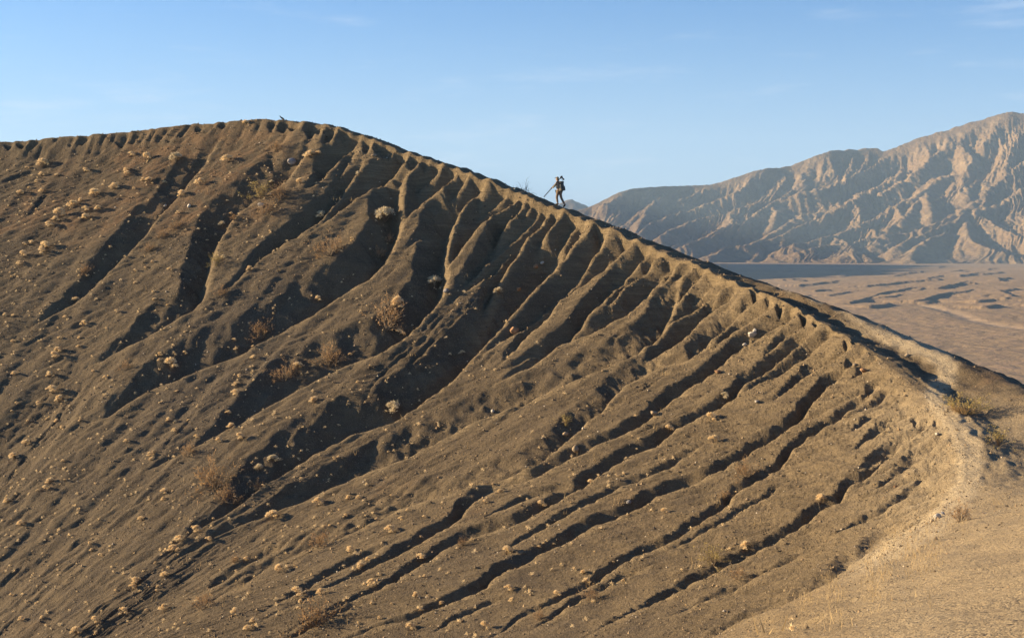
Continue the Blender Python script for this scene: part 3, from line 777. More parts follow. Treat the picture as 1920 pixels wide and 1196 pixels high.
# ------------------------------------------------------------------ shrubs
def leaf_mat(name, c1, c2, trans=.30):
    m = NT(name)
    r = m.objrand()
    m.color(m.mix(m.ramp(m.noise(7.0, 3), .3, .7), m.mix(r, c1, c2), m.mix(r, c2, c1)))
    m.b.inputs['Roughness'].default_value = .8
    tl = m.n('BsdfTranslucent'); mx = m.n('MixShader'); mx.inputs[0].default_value = trans
    m.t.links.new(m.b.inputs['Base Color'].links[0].from_socket, tl.inputs['Color'])
    m.t.links.new(m.b.outputs[0], mx.inputs[1]); m.t.links.new(tl.outputs[0], mx.inputs[2]); m.t.links.new(mx.outputs[0], m.out.inputs['Surface'])
    return m.m
M_TUFT = leaf_mat('dry_tuft', (.84, .67, .40), (.74, .57, .33))
M_PALE = leaf_mat('pale_brush', (.68, .58, .39), (.58, .48, .31))
M_BROWN = leaf_mat('brown_brush', (.42, .27, .13), (.33, .21, .11))
M_OLIVE = leaf_mat('olive_leaf', (.36, .28, .09), (.44, .33, .12))
M_TWIG = leaf_mat('twig_bark', (.30, .23, .155), (.22, .17, .12))
M_DEAD = leaf_mat('grey_twig', (.13, .115, .105), (.10, .09, .085))
M_STRAW = leaf_mat('straw', (.55, .40, .20), (.44, .31, .15))

class Soup:
    def __init__(s): s.v = []; s.f = []
    def tri(s, a, b, c):
        n = len(s.v); s.v += [a, b, c]; s.f.append((n, n + 1, n + 2))
    def blade(s, a, b, wd, rng):
        d = (b - a); p = d.cross(Vector(rng.normal(size=3))); p = p.normalized() * wd if p.length > 1e-9 else Vector((wd, 0, 0))
        s.tri(a - p, a + p, b)
    def twig(s, a, b, r0, r1):
        d = (b - a).normalized(); p = d.orthogonal().normalized(); q_ = d.cross(p)
        n = len(s.v)
        for c, r in ((a, r0), (b, r1)):
            for k in range(3):
                t_ = 2.094 * k; s.v.append(c + (p * math.cos(t_) + q_ * math.sin(t_)) * r)
        for k in range(3):
            k2 = (k + 1) % 3
            s.f += [(n + k, n + k2, n + 3 + k2), (n + k, n + 3 + k2, n + 3 + k)]
    def mesh(s, name):
        return mesh_from(name, np.array([tuple(c) for c in s.v]), np.array(s.f), smooth=False)

def branch(sp, rng, p, d, ln, r, depth, tips, spread=.55, droop=0.0):
    n = 3
    for k in range(n):
        d = (d + Vector(rng.normal(size=3)) * .16 + Vector((0, 0, -droop))).normalized()
        q_ = p + d * ln / n; r2 = r * .8
        sp.twig(p, q_, r, r2); p = q_; r = r2
        if depth > 0 and k >= 0 and rng.random() < .8:
            dd = (d + Vector(rng.normal(size=3)) * spread).normalized()
            branch(sp, rng, p, dd, ln * rng.uniform(.45, .7), r * .65, depth - 1, tips, spread, droop)
    tips.append((p, d))

def updir(rng, tilt):
    a = rng.uniform(0, 2 * math.pi); t_ = abs(rng.normal()) * tilt
    t_ = min(t_, 1.45)
    return Vector((math.cos(a) * math.sin(t_), math.sin(a) * math.sin(t_), math.cos(t_)))

def shrub_meshes(kind, seed, n1=1.0):
    """unit shrub, one metre wide: woody stems and the mass they carry"""
    rng = np.random.default_rng(seed); st, lf = Soup(), Soup(); tips = []
    if kind in ('tuft', 'pale'):
        flat = 1.15 if kind == 'tuft' else 1.0
        lumps = []
        for k in range(int(rng.integers(7, 12))):
            d = updir(rng, .85); lumps.append((Vector((d.x * .34, d.y * .34, d.z * .30 * flat + .12)), rng.uniform(.13, .24)))
        for k in range(16):
            d = updir(rng, .7); st.twig(Vector((0, 0, -.08)), d * rng.uniform(.25, .42), .011, .006)
        for k in range(int(620 * n1)):
            c, r = lumps[int(rng.integers(len(lumps)))]
            d = Vector(rng.normal(size=3)).normalized(); d.z = abs(d.z) * 1.0 - .25
            a = c + d * r * rng.uniform(.45, .9); a.z = max(a.z, .0)
            b = a + (d + Vector((0, 0, .5)) + Vector(rng.normal(size=3)) * .5).normalized() * rng.uniform(.06, .15)
            lf.blade(a, b, rng.uniform(.016, .036), rng)
    elif kind == 'brown':
        for k in range(26):
            d = updir(rng, .65); branch(st, rng, Vector((d.x * .08, d.y * .08, -.05)), d, rng.uniform(.35, .6), .010, 1, tips, .5)
        for p, d in tips:
            for k in range(int(5 * n1)):
                a = p - d * rng.uniform(0, .18) + Vector(rng.normal(size=3)) * .03
                lf.blade(a, a + (d + Vector(rng.normal(size=3)) * .7).normalized() * rng.uniform(.05, .12), .012, rng)
    elif kind == 'olive':
        for k in range(20):
            d = updir(rng, .6); branch(st, rng, Vector((d.x * .05, d.y * .05, -.05)), d, rng.uniform(.4, .65), .012, 1, tips, .45)
        for p, d in tips:
            for k in range(int(9 * n1)):
                a = p - d * rng.uniform(-.02, .16) + Vector(rng.normal(size=3)) * .035
                lf.blade(a, a + Vector(rng.normal(size=3)).normalized() * rng.uniform(.03, .06), .014, rng)
    elif kind == 'creosote':
        for k in range(54):
            a = rng.uniform(0, 6.283); t_ = rng.uniform(.35, 1.35)
            d = Vector((math.cos(a) * math.sin(t_), math.sin(a) * math.sin(t_), math.cos(t_)))
            branch(st, rng, Vector((math.cos(a) * .07, math.sin(a) * .07, -.05)), d, rng.uniform(.36, .56), .011, 1, tips, .42, -.06 if t_ > .9 else 0)
        for p, d in tips:
            for k in range(12):
                a = p - d * rng.uniform(-.02, .12) + Vector(rng.normal(size=3)) * .03
                if a.z > .22 and rng.random() < .6: lf.blade(a, a + Vector(rng.normal(size=3)).normalized() * rng.uniform(.03, .055), .011, rng)
    elif kind == 'dead':
        for k in range(11):
            d = updir(rng, .75); branch(st, rng, Vector((d.x * .12, d.y * .12, -.1)), d, rng.uniform(.35, .6), .017, 2, tips, .5)
        for p, d in tips[:40]: lf.blade(p, p + d * .05, .006, rng)
    return st, lf

MATS = {'tuft': (M_TWIG, M_TUFT), 'pale': (M_TWIG, M_PALE), 'brown': (M_TWIG, M_BROWN), 'olive': (M_TWIG, M_OLIVE), 'creosote': (M_STRAW, M_OLIVE), 'dead': (M_DEAD, M_DEAD)}
NAMES = {'tuft': 'dry_tuft', 'pale': 'pale_shrub', 'brown': 'brown_shrub', 'olive': 'olive_shrub', 'creosote': 'creosote_shrub', 'dead': 'bare_shrub'}
LIB = {}
def lib(kind, var, n1=1.0):
    if (kind, var) not in LIB:
        st, lf = shrub_meshes(kind, 1000 + 37 * var + sum(map(ord, kind)), n1)
        LIB[kind, var] = (st.mesh('stems'), lf.mesh('foliage'))
    return LIB[kind, var]
prng = random.Random(5)
def plant(u, v, px, kind, label, group=None, var=None, squash=1.0, pos=None):
    p, n = (pos, None) if pos is not None else ground(u, v)
    if p is None: return None
    size = px * p.y / FPX
    st, lf = lib(kind, prng.randrange(4) if var is None else var)
    root = bpy.data.objects.new(NAMES[kind], None); COL.objects.link(root)
    root.empty_display_size = .2
    root.location = p; root.rotation_euler = (prng.uniform(-.12, .12), prng.uniform(-.12, .12), prng.uniform(0, 6.28))
    root.scale = (size, size * prng.uniform(.85, 1.15), size * squash * prng.uniform(.85, 1.15))
    link('stems', st, MATS[kind][0], root); link('foliage', lf, MATS[kind][1], root)
    return tag(root, label, 'shrub', group)

BUSH = """t 80 309 22|t 77 326 14|t 37 361 16|t 79 359 12|t 69 340 10|t 161 320 15|t 246 290 14|t 236 318 14|t 239 327 16|t 276 296 20|p 331 299 31|t 428 299 24|t 375 342 22
t 339 366 20|t 214 351 20|t 177 364 26|t 137 384 22|t 150 377 12|t 109 401 24|t 104 412 14|t 92 421 18|t 184 391 14|t 160 394 16|t 159 411 20|t 279 337 14|t 268 337 10|t 82 464 24|t 79 474 20
t 45 478 18|t 57 456 12|t 37 494 12|t 582 292 26|t 599 287 12|p 418 421 18|p 420 483 12|p 599 401 26|b 619 468 46|o 488 362 46|p 510 342 12|t 564 342 16|t 461 232 16|b 438 411 14|b 525 367 30|b 495 397 26
b 518 277 18|t 142 565 16|b 162 509 20|b 279 469 18|t 318 504 10|t 467 503 12|b 328 421 22|b 304 441 20|o 406 491 26|b 413 551 22|t 599 563 16|p 721 406 46|p 814 526 36|p 936 548 22|t 748 570 30|b 711 479 18|p 672 327 12
b 731 451 18|t 747 573 26|b 723 600 58|t 750 626 18|b 614 677 44|t 558 685 24|b 532 703 40|p 739 767 36|t 588 749 18|p 513 860 28|p 864 661 14|t 593 943 24|t 508 967 30|t 654 935 12|t 674 932 12|t 752 975 14
t 731 993 24|t 795 968 10|b 598 1015 38|t 654 1032 22|t 689 1048 12|t 678 1061 18|t 697 1094 22|t 787 1045 26|t 558 1110 32|t 604 1108 20|t 521 1068 22|t 909 940 14|t 939 920 12|t 1013 945 20|t 1108 908 18|t 949 1033 28
b 869 1017 20|t 952 1102 20|t 960 1126 14|t 1094 1072 12|t 1098 1089 16|b 1106 1118 30|t 1042 1115 18|t 782 1116 16|t 827 1132 12|t 790 1147 12|t 766 1177 22|t 907 1174 22|b 588 1160 62|t 564 1129 12|o 1060 789 26|b 1013 1158 20
t 10 593 10|t 154 608 16|t 112 634 10|t 106 655 18|t 101 669 20|t 24 639 8|t 24 702 14|t 90 705 16|t 98 730 24|t 112 749 18|t 72 757 12|t 197 708 12|b 234 688 20|t 322 683 30|t 298 665 14|t 346 664 12|t 477 670 14|b 492 624 36
t 448 705 12|t 444 722 16|t 439 738 18|t 428 776 16|t 314 787 12|t 327 807 12|t 433 799 20|t 449 819 20|t 409 826 14|t 368 818 12|b 354 847 26|t 282 854 14|t 238 826 12|t 106 790 12|t 149 788 8|t 48 831 18|t 24 859 20|t 95 900 18
t 85 917 16|p 483 878 24|b 404 900 58|b 425 932 40|b 481 914 20|t 308 919 18|t 306 935 10|t 265 971 14|t 369 993 20|t 338 1009 22|t 325 1030 20|t 391 1012 16|t 461 1048 14|b 440 1050 14|t 187 1041 12|t 309 1076 18|t 255 1087 20
t 247 1102 18|b 383 1131 34|t 308 1142 22|t 234 1145 18|t 178 1163 20|t 143 1185 22|t 441 1147 20|t 476 1163 14|t 465 1177 18|t 40 1161 14|t 21 1113 10|t 80 1158 10|t 40 980 16|t 13 940 14|p 1357 740 22|t 1332 784 24|t 1253 808 20
t 1337 826 22|b 1399 884 34|t 1247 958 18|t 1541 937 24|b 1357 930 20|t 1400 1024 24|o 1338 1046 46|b 1386 1078 30|o 1870 826 50|b 1800 968 40"""
KIND = {'t': 'tuft', 'p': 'pale', 'b': 'brown', 'o': 'olive'}
bl = []
for q_ in BUSH.replace('\n', '|').split('|'):
    a = q_.split(); bl.append([KIND[a[0]], float(a[1]), float(a[2]), float(a[3])])
# landmarks a reader can find, for telling look-alikes apart
MARK = [('the raven', 528, 222), ('the hiker', 1048, 365), ('the orange boulder', 964, 620), ('the white rock on the right wall', 1408, 627),
        ('the big pale flat shrub', 721, 406), ('the large olive shrub at upper left', 488, 362), ('the pale round shrub in the dark gully', 814, 526),
        ('the wide pale shrub in the central gully', 739, 767), ('the big wispy shrub at left centre', 404, 900), ('the big wispy shrub at the bottom edge', 588, 1160),
        ('the olive shrub at lower right', 1338, 1046), ('the large splayed creosote', 1809, 760), ('the tallest pale shrub below the left rim', 331, 299),
        ('the left edge below the rim', 0, 330), ('the left edge at mid height', 0, 690), ('the bottom left corner', 0, 1190), ('the left edge low down', 0, 950), ('the bottom edge centre', 930, 1190),
        ('the sharp crest notch left of centre', 586, 228), ('the twin pale shrubs at the gully mouth', 498, 868)]
OWN = {(721, 406): 'big pale flat-topped shrub in the dark gully below the peak', (488, 362): 'large olive shrub in the hollow at upper left', (814, 526): 'pale round shrub in a dark gully left of the orange boulder',
       (739, 767): 'wide pale shrub on the floor of the big central gully', (404, 900): 'big wispy brown shrub on the open slope at left centre', (588, 1160): 'big wispy straw-brown shrub near the bottom edge',
       (1338, 1046): 'low olive shrub among tan tufts at lower right', (331, 299): 'tallest pale shrub below the left rim with a long shadow', (1870, 826): 'thin olive shrub on the slope right of the worn path',
       (1800, 968): 'sprawling brown shrub lying on sand beside the end of the path', (1060, 789): 'green leafy shrub in the shaded gully below the orange boulder', (461, 232): 'small tan tuft right on the crest left of the raven',
       (513, 860): 'right one of the twin pale shrubs at the gully mouth', (483, 878): 'left one of the twin pale shrubs at the gully mouth', (599, 401): 'pale tufted shrub on the ridge left of the big flat shrub',
       (1357, 740): 'pale star-shaped shrub in a rill on the right wall', (1541, 937): 'tan tuft farthest right on the rilled wall', (723, 600): 'broad rust-brown shrub patch left of the orange boulder'}
DIRS = ['right of', 'up right of', 'above', 'up left of', 'left of', 'down left of', 'below', 'down right of']
LOOK = {'tuft': 'tan tuft', 'pale': 'pale shrub', 'brown': 'brown twiggy shrub', 'olive': 'olive shrub'}
buckets = {}
for b_ in bl:
    k_, u, v, px = b_
    if (int(u), int(v)) in OWN: b_.append(OWN[int(u), int(v)]); continue
    mk = min(MARK, key=lambda m_: (m_[1] - u) ** 2 + (m_[2] - v) ** 2)
    d_ = DIRS[int(round(math.atan2(mk[2] - v, u - mk[1]) / (math.pi / 4))) % 8]
    size = 'tiny' if px <= 12 else 'small' if px <= 17 else 'rounded' if px <= 24 else 'large'
    b_.append(None); buckets.setdefault((size, k_, d_, mk[0]), []).append((math.hypot(mk[1] - u, mk[2] - v), b_))
ORD = ['nearest', 'second nearest', 'third nearest', 'fourth nearest', 'fifth nearest', 'sixth nearest', 'seventh nearest', 'eighth nearest', 'ninth nearest']
for (size, k_, d_, mk), it in buckets.items():
    it.sort(key=lambda e: e[0])
    for n_, (_, b_) in enumerate(it):
        b_[4] = f'{size} {LOOK[k_]} {d_} {mk}' if len(it) == 1 else f'{size} {LOOK[k_]} {d_} {mk}, {ORD[min(n_, 8)]}'
GRP = {'tuft': 'dry tan tufts on the crater wall', 'pale': 'pale shrubs in the gullies', 'brown': 'brown twiggy shrubs on the crater wall', 'olive': 'olive shrubs on the crater'}
for k_, u, v, px, lab in bl:
    plant(u, v + px * .22, px * {'tuft': 1.1, 'pale': 1.05, 'brown': 1.35, 'olive': 1.2}[k_], k_, lab, GRP[k_], squash={'tuft': .95, 'pale': .95, 'brown': 1.0, 'olive': .9}[k_])
# the smallest tufts: nothing tells them apart
tr_ = random.Random(11); n_t = 0
while n_t < 120:
    u, v = tr_.uniform(0, 1400), tr_.uniform(300, 1190)
    if v < 420 and u > 560 or (u > 700 and v < 840) or tr_.random() < (u / 1900) or v < 230 + .9 * max(0, u - 520): continue
    if vnoise(np.array([u / 120]), np.array([v / 90]), 301)[0] < -.05: continue
    if plant(u, v, tr_.uniform(6, 11), 'tuft', 'very small dry tan tuft scattered on the open crater slope', 'very small tufts scattered over the slope', squash=.9): n_t += 1
# too many and too small to pick apart: one mass of tuftlets
tn = 0; tb = Soup(); tg = np.random.default_rng(31)
while tn < 1000:
    u, v = tg.uniform(-20, 1500), tg.uniform(290, 1196)
    if v < 300 + .75 * max(0, u - 560) or tg.random() < u / 1700 or vnoise(np.array([u / 90]), np.array([v / 70]), 305)[0] < -.1 + .3 * tg.normal(): continue
    p, n = ground(u, v)
    if p is None: continue
    r = tg.uniform(.06, .16)
    for k in range(34):
        d = updir(tg, .8); a_ = p + d * r * tg.uniform(.3, .8); tb.blade(a_, a_ + (d + Vector(tg.normal(size=3)) * .5).normalized() * r * tg.uniform(.35, .7), r * tg.uniform(.05, .12), tg)
    tn += 1
tag(link('tuft_scatter', tb.mesh('tuft_scatter'), M_TUFT), kind='stuff')
# the creosote by the path, the bare shrub behind the crest
plant(1809, 776, 82, 'creosote', 'large splayed creosote shrub with pale curved branches beside the path', None, 0, .78)
plant(0, 0, 66, 'dead', 'bare grey twiggy shrub behind the crest left of the hiker', None, 0, .85, pos=Vector(P3(987, 368, 93.4)))

# ------------------------------------------------------------------ rocks
def rock_mesh(seed, n=2):
    bm = bmesh.new(); bmesh.ops.create_icosphere(bm, subdivisions=n, radius=.5)
    rng = np.random.default_rng(seed); pl = [(Vector(rng.normal(size=3)).normalized(), rng.uniform(.30, .44)) for _ in range(9)]
    for v_ in bm.verts:
        for d, o in pl:
            e = v_.co.dot(d) - o
            if e > 0: v_.co -= d * e
        v_.co *= 1 + rng.normal() * .03
    me = bpy.data.meshes.new('rock'); bm.to_mesh(me); bm.free(); return me
def rock_mat(name, c):
    m = NT(name); n = m.noise(6, 5, .65)
    m.color(m.mix(m.ramp(n, .35, .7), c, tuple(k * .6 for k in c))); m.normal(m.bump(n, .08, .8)); return m.m
RM = {'orange': rock_mat('orange_rock', (.38, .215, .11)), 'white': rock_mat('white_rock', (.52, .46, .37)), 'tan': rock_mat('tan_rock', (.36, .27, .17)), 'grey': rock_mat('grey_rock', (.30, .27, .24))}
RMESH = [rock_mesh(200 + k) for k in range(5)]
ROCKS = [('orange', 964, 626, 23, 'rounded orange boulder on a ridge in the middle of the wall'), ('white', 1408, 629, 15, 'white rock on the rills of the right wall, largest of its cluster'),
 ('white', 1414, 621, 9, 'smaller white rock touching the upper edge of the white rock on right wall'), ('white', 1396, 646, 9, 'pale rock just below the white rock on the right wall'),
 ('orange', 1620, 697, 14, 'flat orange rock below the rim at upper right'), ('orange', 1487, 638, 10, 'small orange rock between the white rock and the rim'), ('orange', 1347, 700, 12, 'orange rock on a ridge left of the pale star-shaped shrub'),
 ('white', 1758, 972, 15, 'white rock at the sandy edge by the end of the path'), ('white', 1768, 966, 11, 'pale rock right of the white rock by the path end'), ('tan', 1747, 978, 9, 'small tan rock left of the white rock by the path end'),
 ('tan', 1604, 685, 9, 'tan rock just left of the flat orange rock'), ('white', 1756, 816, 8, 'small white rock on the wall left of the pale path'), ('tan', 1079, 844, 16, 'flat tan slab beside the deep gully right of the green shrub'),
 ('tan', 1061, 818, 13, 'tan slab just below the green shrub in the gully'), ('grey', 1178, 943, 11, 'grey rock at the head of a rill in the lower middle'), ('white', 1393, 838, 8, 'white pebble-sized rock right of two tan tufts'),
 ('white', 1418, 756, 8, 'white rock right of the pale star-shaped shrub'), ('white', 923, 772, 8, 'small white rock on the crisp edge of the central gully'), ('orange', 1005, 503, 11, 'orange rock below the hiker on a shaded ridge'),
 ('white', 1017, 494, 8, 'white rock right above the orange rock below the hiker'), ('tan', 702, 293, 11, 'tan rock in a chute right of the peak'), ('orange', 973, 544, 10, 'orange rock above the orange boulder'),
 ('grey', 548, 306, 16, 'grey slab in the hollow below the raven'), ('white', 488, 386, 13, 'white rock below the large olive shrub'), ('white', 354, 388, 8, 'white rock in the dark hollow at upper left'), ('white', 309, 386, 7, 'tiny white rock left of the white rock in the upper left hollow'),
 ('tan', 1226, 774, 14, 'tan ledge rock on a ridge left of the tan tufts'), ('grey', 836, 548, 12, 'grey rock below the pale round shrub in the dark gully'), ('tan', 1700, 668, 10, 'tan rock on the rim edge near the path bend'), ('orange', 1676, 912, 8, 'small orange rock on the wall left of the path')]
for k, (c, u, v, px, lab) in enumerate(ROCKS):
    p, n = ground(u, v)
    if p is None: continue
    sz = px * p.y / FPX * 1.08
    me = RMESH[k % 5].copy()
    o = link('boulder' if k == 0 else 'rock', me, RM[c]); o.location = p + Vector((0, 0, sz * .22))
    o.scale = (sz, sz * prng.uniform(.8, 1.1), sz * prng.uniform(.65, .95)); o.rotation_euler = (prng.uniform(-.3, .3), prng.uniform(-.3, .3), prng.uniform(0, 6.3))
    tag(o, lab, 'boulder' if k == 0 else 'rock', 'loose rocks on the crater')

# loose gravel: one mass
gr = np.random.default_rng(77)
N = 26000
base = np.array([(1, 0, 0), (-1, 0, 0), (0, 1, 0), (0, -1, 0), (0, 0, 1), (0, 0, -.6)], float) * .5
bf = np.array([(0, 2, 4), (2, 1, 4), (1, 3, 4), (3, 0, 4), (2, 0, 5), (1, 2, 5), (3, 1, 5), (0, 3, 5)])
cand = _ids[gr.integers(0, len(_ids), N * 2)]
cl = vnoise(VX.ravel()[cand] / 3.0, VY.ravel()[cand] / 3.0, 401) + .5 * gr.normal(size=len(cand))
cand = cand[cl > -.15][:N]
N = len(cand)
sz = (1.5 + gr.exponential(1.15, N)) * VYf[cand] / FPX
sz = np.minimum(sz, .16)
vts = base[None] * sz[:, None, None] * gr.uniform(.55, 1.25, (N, 6, 3)) + VERT[cand][:, None, :] + gr.normal(size=(N, 1, 3)) * np.array([.02, .02, 0])
vts[:, :, 2] += (sz * .12)[:, None]
fcs = (bf[None] + 6 * np.arange(N)[:, None, None]).reshape(-1, 3)
me = mesh_from('gravel', vts.reshape(-1, 3), fcs, smooth=False)
attr(me, 'tone', np.repeat(gr.random(N), 6))
m = NT('gravel'); t_ = m.attr('tone')
c = m.mix(m.ramp(t_, .25, .35), (.085, .066, .048), (.19, .14, .085))
c = m.mix(m.ramp(t_, .70, .78), c, (.33, .23, .13)); c = m.mix(m.ramp(t_, .95, .97), c, (.52, .43, .31)); m.color(c)
tag(link('gravel', me, m.m), kind='stuff')

# dry grass: thin stalks on the sandy slope and along the edge
gs = Soup(); k = 0
for _ in range(9000):
    u, v = gr.uniform(1180, 1900), gr.uniform(900, 1196)
    dens = vnoise(np.array([u / 45]), np.array([v / 60]), 402)[0] + .9 * math.exp(-((u - 1690) / 110) ** 2 - ((v - 1060) / 80) ** 2) + .6 * math.exp(-((u - 1740) / 60) ** 2 - ((v - 1010) / 40) ** 2) + .5 * math.exp(-((u - 1545) / 50) ** 2 - ((v - 1150) / 60) ** 2)
    edge = 1196 - .62 * (u - 1330)
    if v < edge + 8 or dens < .62 or gr.random() < .6: continue
    p, n = ground(u, v)
    if p is None: continue
    for q_ in range(int(gr.integers(1, 4))):
        a = p + Vector((gr.normal() * .05, gr.normal() * .05, -.02)); hgt = gr.uniform(.08, .34)
        b = a + Vector((gr.normal() * .3, gr.normal() * .3, 1)).normalized() * hgt
        gs.blade(a, b, gr.uniform(.002, .0045), gr)
        if gr.random() < .5: gs.blade(b - Vector((0, 0, .06)), b + Vector((gr.normal() * .03, gr.normal() * .03, .04)), .005, gr)
    k += 1
    if k > 900: break
for _ in range(500):
    u, v = gr.uniform(200, 1500), gr.uniform(330, 1190)
    if vnoise(np.array([u / 60]), np.array([v / 40]), 403)[0] < .25: continue
    p, n = ground(u, v)
    if p is None: continue
    for q_ in range(4):
        a = p + Vector((gr.normal() * .15, gr.normal() * .15, -.02))
        gs.blade(a, a + Vector((gr.normal() * .25, gr.normal() * .25, 1)).normalized() * gr.uniform(.15, .4), .012, gr)
tag(link('grass', gs.mesh('grass'), M_STRAW), kind='stuff')

# ------------------------------------------------------------------ the hiker, what he carries, and the raven
def plain(name, c, rough=.85):
    m = NT(name); n = m.noise(30.0, 3); m.color(m.mix(m.ramp(n, .3, .7), c, tuple(k * .75 for k in c))); m.b.inputs['Roughness'].default_value = rough; return m.m
M_SKIN = plain('skin', (.42, .25, .17), .6); M_JACKET = plain('jacket_cloth', (.30, .25, .175)); M_TROUSER = plain('trouser_cloth', (.20, .145, .10)); M_BOOT = plain('boot_leather', (.035, .028, .024))
M_HAT = plain('hat_cloth', (.22, .165, .10)); M_PACK = plain('pack_fabric', (.085, .085, .075)); M_PACK2 = plain('pack_panel', (.26, .22, .15)); M_METAL = plain('black_metal', (.03, .03, .032), .4); M_CAM = plain('camera_black', (.012, .012, .013), .45)
M_FEATHER = plain('raven_feather', (.012, .012, .014), .5)

def skin(name, verts, edges, radii, mat, parent, root=0, sub=1):
    me = bpy.data.meshes.new(name); me.from_pydata([tuple(v) for v in verts], edges, []); me.update()
    o = link(name, me, mat, parent)
    sk = o.modifiers.new('skin', 'SKIN'); sk.use_smooth_shade = True
    if not me.skin_vertices: me.skin_vertices.new() if hasattr(me.skin_vertices, 'new') else None
    if not me.skin_vertices:
        bm = bmesh.new(); bm.from_mesh(me); bm.verts.layers.skin.verify(); bm.to_mesh(me); bm.free()
    for i, r in enumerate(radii):
        sv = me.skin_vertices[0].data[i]; sv.radius = (r, r) if not isinstance(r, tuple) else r; sv.use_root = (i == root)
    ss = o.modifiers.new('sub', 'SUBSURF'); ss.levels = ss.render_levels = sub
    return o

class Chain:
    def __init__(s): s.v = []; s.e = []; s.r = []
    def add(s, p, r, parent=None):
        s.v.append(Vector(p)); s.r.append(r)
        if parent is not None: s.e.append((parent, len(s.v) - 1))
        return len(s.v) - 1
    def run(s, pts, parent=None):
        for p, r in pts: parent = s.add(p, r, parent)
        return parent

def rbox(name, size, loc, rot, mat, parent, bev=.25, taper=1.0):
    bm = bmesh.new(); bmesh.ops.create_cube(bm, size=1.0)
    for v_ in bm.verts:
        k = taper if v_.co.z > 0 else 1.0
        v_.co = Vector((v_.co.x * size[0] * k, v_.co.y * size[1] * k, v_.co.z * size[2]))
    bmesh.ops.bevel(bm, geom=list(bm.edges), offset=bev * min(size), segments=3, affect='EDGES', profile=.6)
    bm.transform(Matrix.Translation(loc) @ rot.to_4x4())
    me = bpy.data.meshes.new(name); bm.to_mesh(me); bm.free()
    for p in me.polygons: p.use_smooth = True
    return link(name, me, mat, parent)

def rod(name, a, b, r0, r1, mat, parent, n=10):
    a, b = Vector(a), Vector(b); d = b - a; q_ = d.to_track_quat('Z', 'Y').to_matrix()
    bm = bmesh.new(); bmesh.ops.create_cone(bm, cap_ends=True, segments=n, radius1=r0, radius2=r1, depth=d.length)
    bm.transform(Matrix.Translation((a + b) / 2) @ q_.to_4x4())
    me = bpy.data.meshes.new(name); bm.to_mesh(me); bm.free()
    return link(name, me, mat, parent)

# local frame: x forward (up the ridge, to the left), y his left (towards us), z up
HB = Vector(P3(1048, 385.3, 88.9))
FWD = Vector((-.86, .51, 0)).normalized(); LEF = Vector((-FWD.y, FWD.x, 0))
HM = Matrix.Translation(HB) @ Matrix((FWD, LEF, (0, 0, 1))).transposed().to_4x4()
def frame(name):
    o = bpy.data.objects.new(name, None); COL.objects.link(o); o.matrix_world = HM; o.empty_display_size = .3; return o
# feet: front (left) foot higher up the slope, rear foot trailing
LFT, RFT = Vector((.06, .10, .06)), Vector((-.44, -.06, -.05))
person = frame('person')
tag(person, 'hiker in brown jacket and hat walking up the crest with a pack and tripod', 'person')
def hand(c, wrist, dirv, side, parent):
    d = dirv.normalized(); s_ = side.normalized(); u_ = d.cross(s_)
    palm = c.add(wrist + d * .045, (.036, .022), parent); knu = c.add(wrist + d * .085, (.036, .018), palm)
    for k, L in enumerate((.062, .072, .066, .05)):
        b0 = wrist + d * .095 + s_ * (.030 - .020 * k)
        f1 = c.add(b0, .010, knu); f2 = c.add(b0 + d * L * .5 - u_ * .012, .009, f1); c.add(b0 + d * L * .7 - u_ * .04, .007, f2)
    t1 = c.add(wrist + d * .04 + s_ * .042, .011, palm); c.add(wrist + d * .075 + s_ * .055 - u_ * .02, .009, t1)
LSH, RSH = Vector((.06, .19, 1.40)), Vector((.04, -.19, 1.40))
LEL, LWR = Vector((.20, .28, 1.16)), Vector((.36, .20, 1.10))
REL, RWR = Vector((.02, -.29, 1.13)), Vector((.22, -.26, .98))
LHIP, RHIP = Vector((.0, .09, .90)), Vector((-.02, -.09, .89))
LKN, LAN = Vector((.10, .10, .50)), Vector((.03, .10, .13))
RKN, RAN = Vector((-.12, -.08, .47)), Vector((-.38, -.06, .05))
b = Chain()
pel = b.add((-.01, 0, .94), (.15, .11)); spn = b.add((.02, 0, 1.14), (.14, .10), pel); che = b.add((.05, 0, 1.34), (.16, .11), spn)
nek = b.run([((.08, 0, 1.48), .055), ((.10, 0, 1.54), .052)], che)
hd = b.run([((.115, 0, 1.61), (.075, .085)), ((.12, 0, 1.69), (.078, .092)), ((.115, 0, 1.75), (.06, .07))], nek)
jaw = b.add((.185, 0, 1.595), .035, hd - 2); nose = b.add((.225, 0, 1.655), .012, hd - 1)
for sd in (-1, 1): b.add((.105, sd * .088, 1.655), .014, hd - 1)
for SH, EL, WR, sd in ((LSH, LEL, LWR, 1), (RSH, REL, RWR, -1)):
    w_ = b.run([(SH, .062), ((SH + EL) / 2, .05), (EL, .043), ((EL + WR) / 2, .037), (WR, .027)], che)
    hand(b, WR, (WR - EL), Vector((0, -sd, .3)), w_)
for HP, KN, AN, toe in ((LHIP, LKN, LAN, Vector((.17, .0, -.05))), (RHIP, RKN, RAN, Vector((.13, 0, -.115)))):
    b.run([(HP, .095), ((HP + KN) / 2, .078), (KN, .058), (KN.lerp(AN, .4), .056), (AN, .038), (AN + toe * .35 + Vector((0, 0, -.045)), .038), (AN + toe, .03)], pel)
skin('body', b.v, b.e, b.r, M_SKIN, person)
for sd in (-1, 1):
    rod('eye', Vector((.188, sd * .034, 1.672)), Vector((.196, sd * .034, 1.672)), .014, .010, M_CAM, person, 8)
j = Chain()
jp = j.add((-.01, 0, .90), (.185, .14)); js = j.add((.015, 0, 1.12), (.175, .13), jp); jc = j.add((.045, 0, 1.33), (.195, .135), js); j.run([((.07, 0, 1.47), (.09, .085)), ((.085, 0, 1.51), .075)], jc)
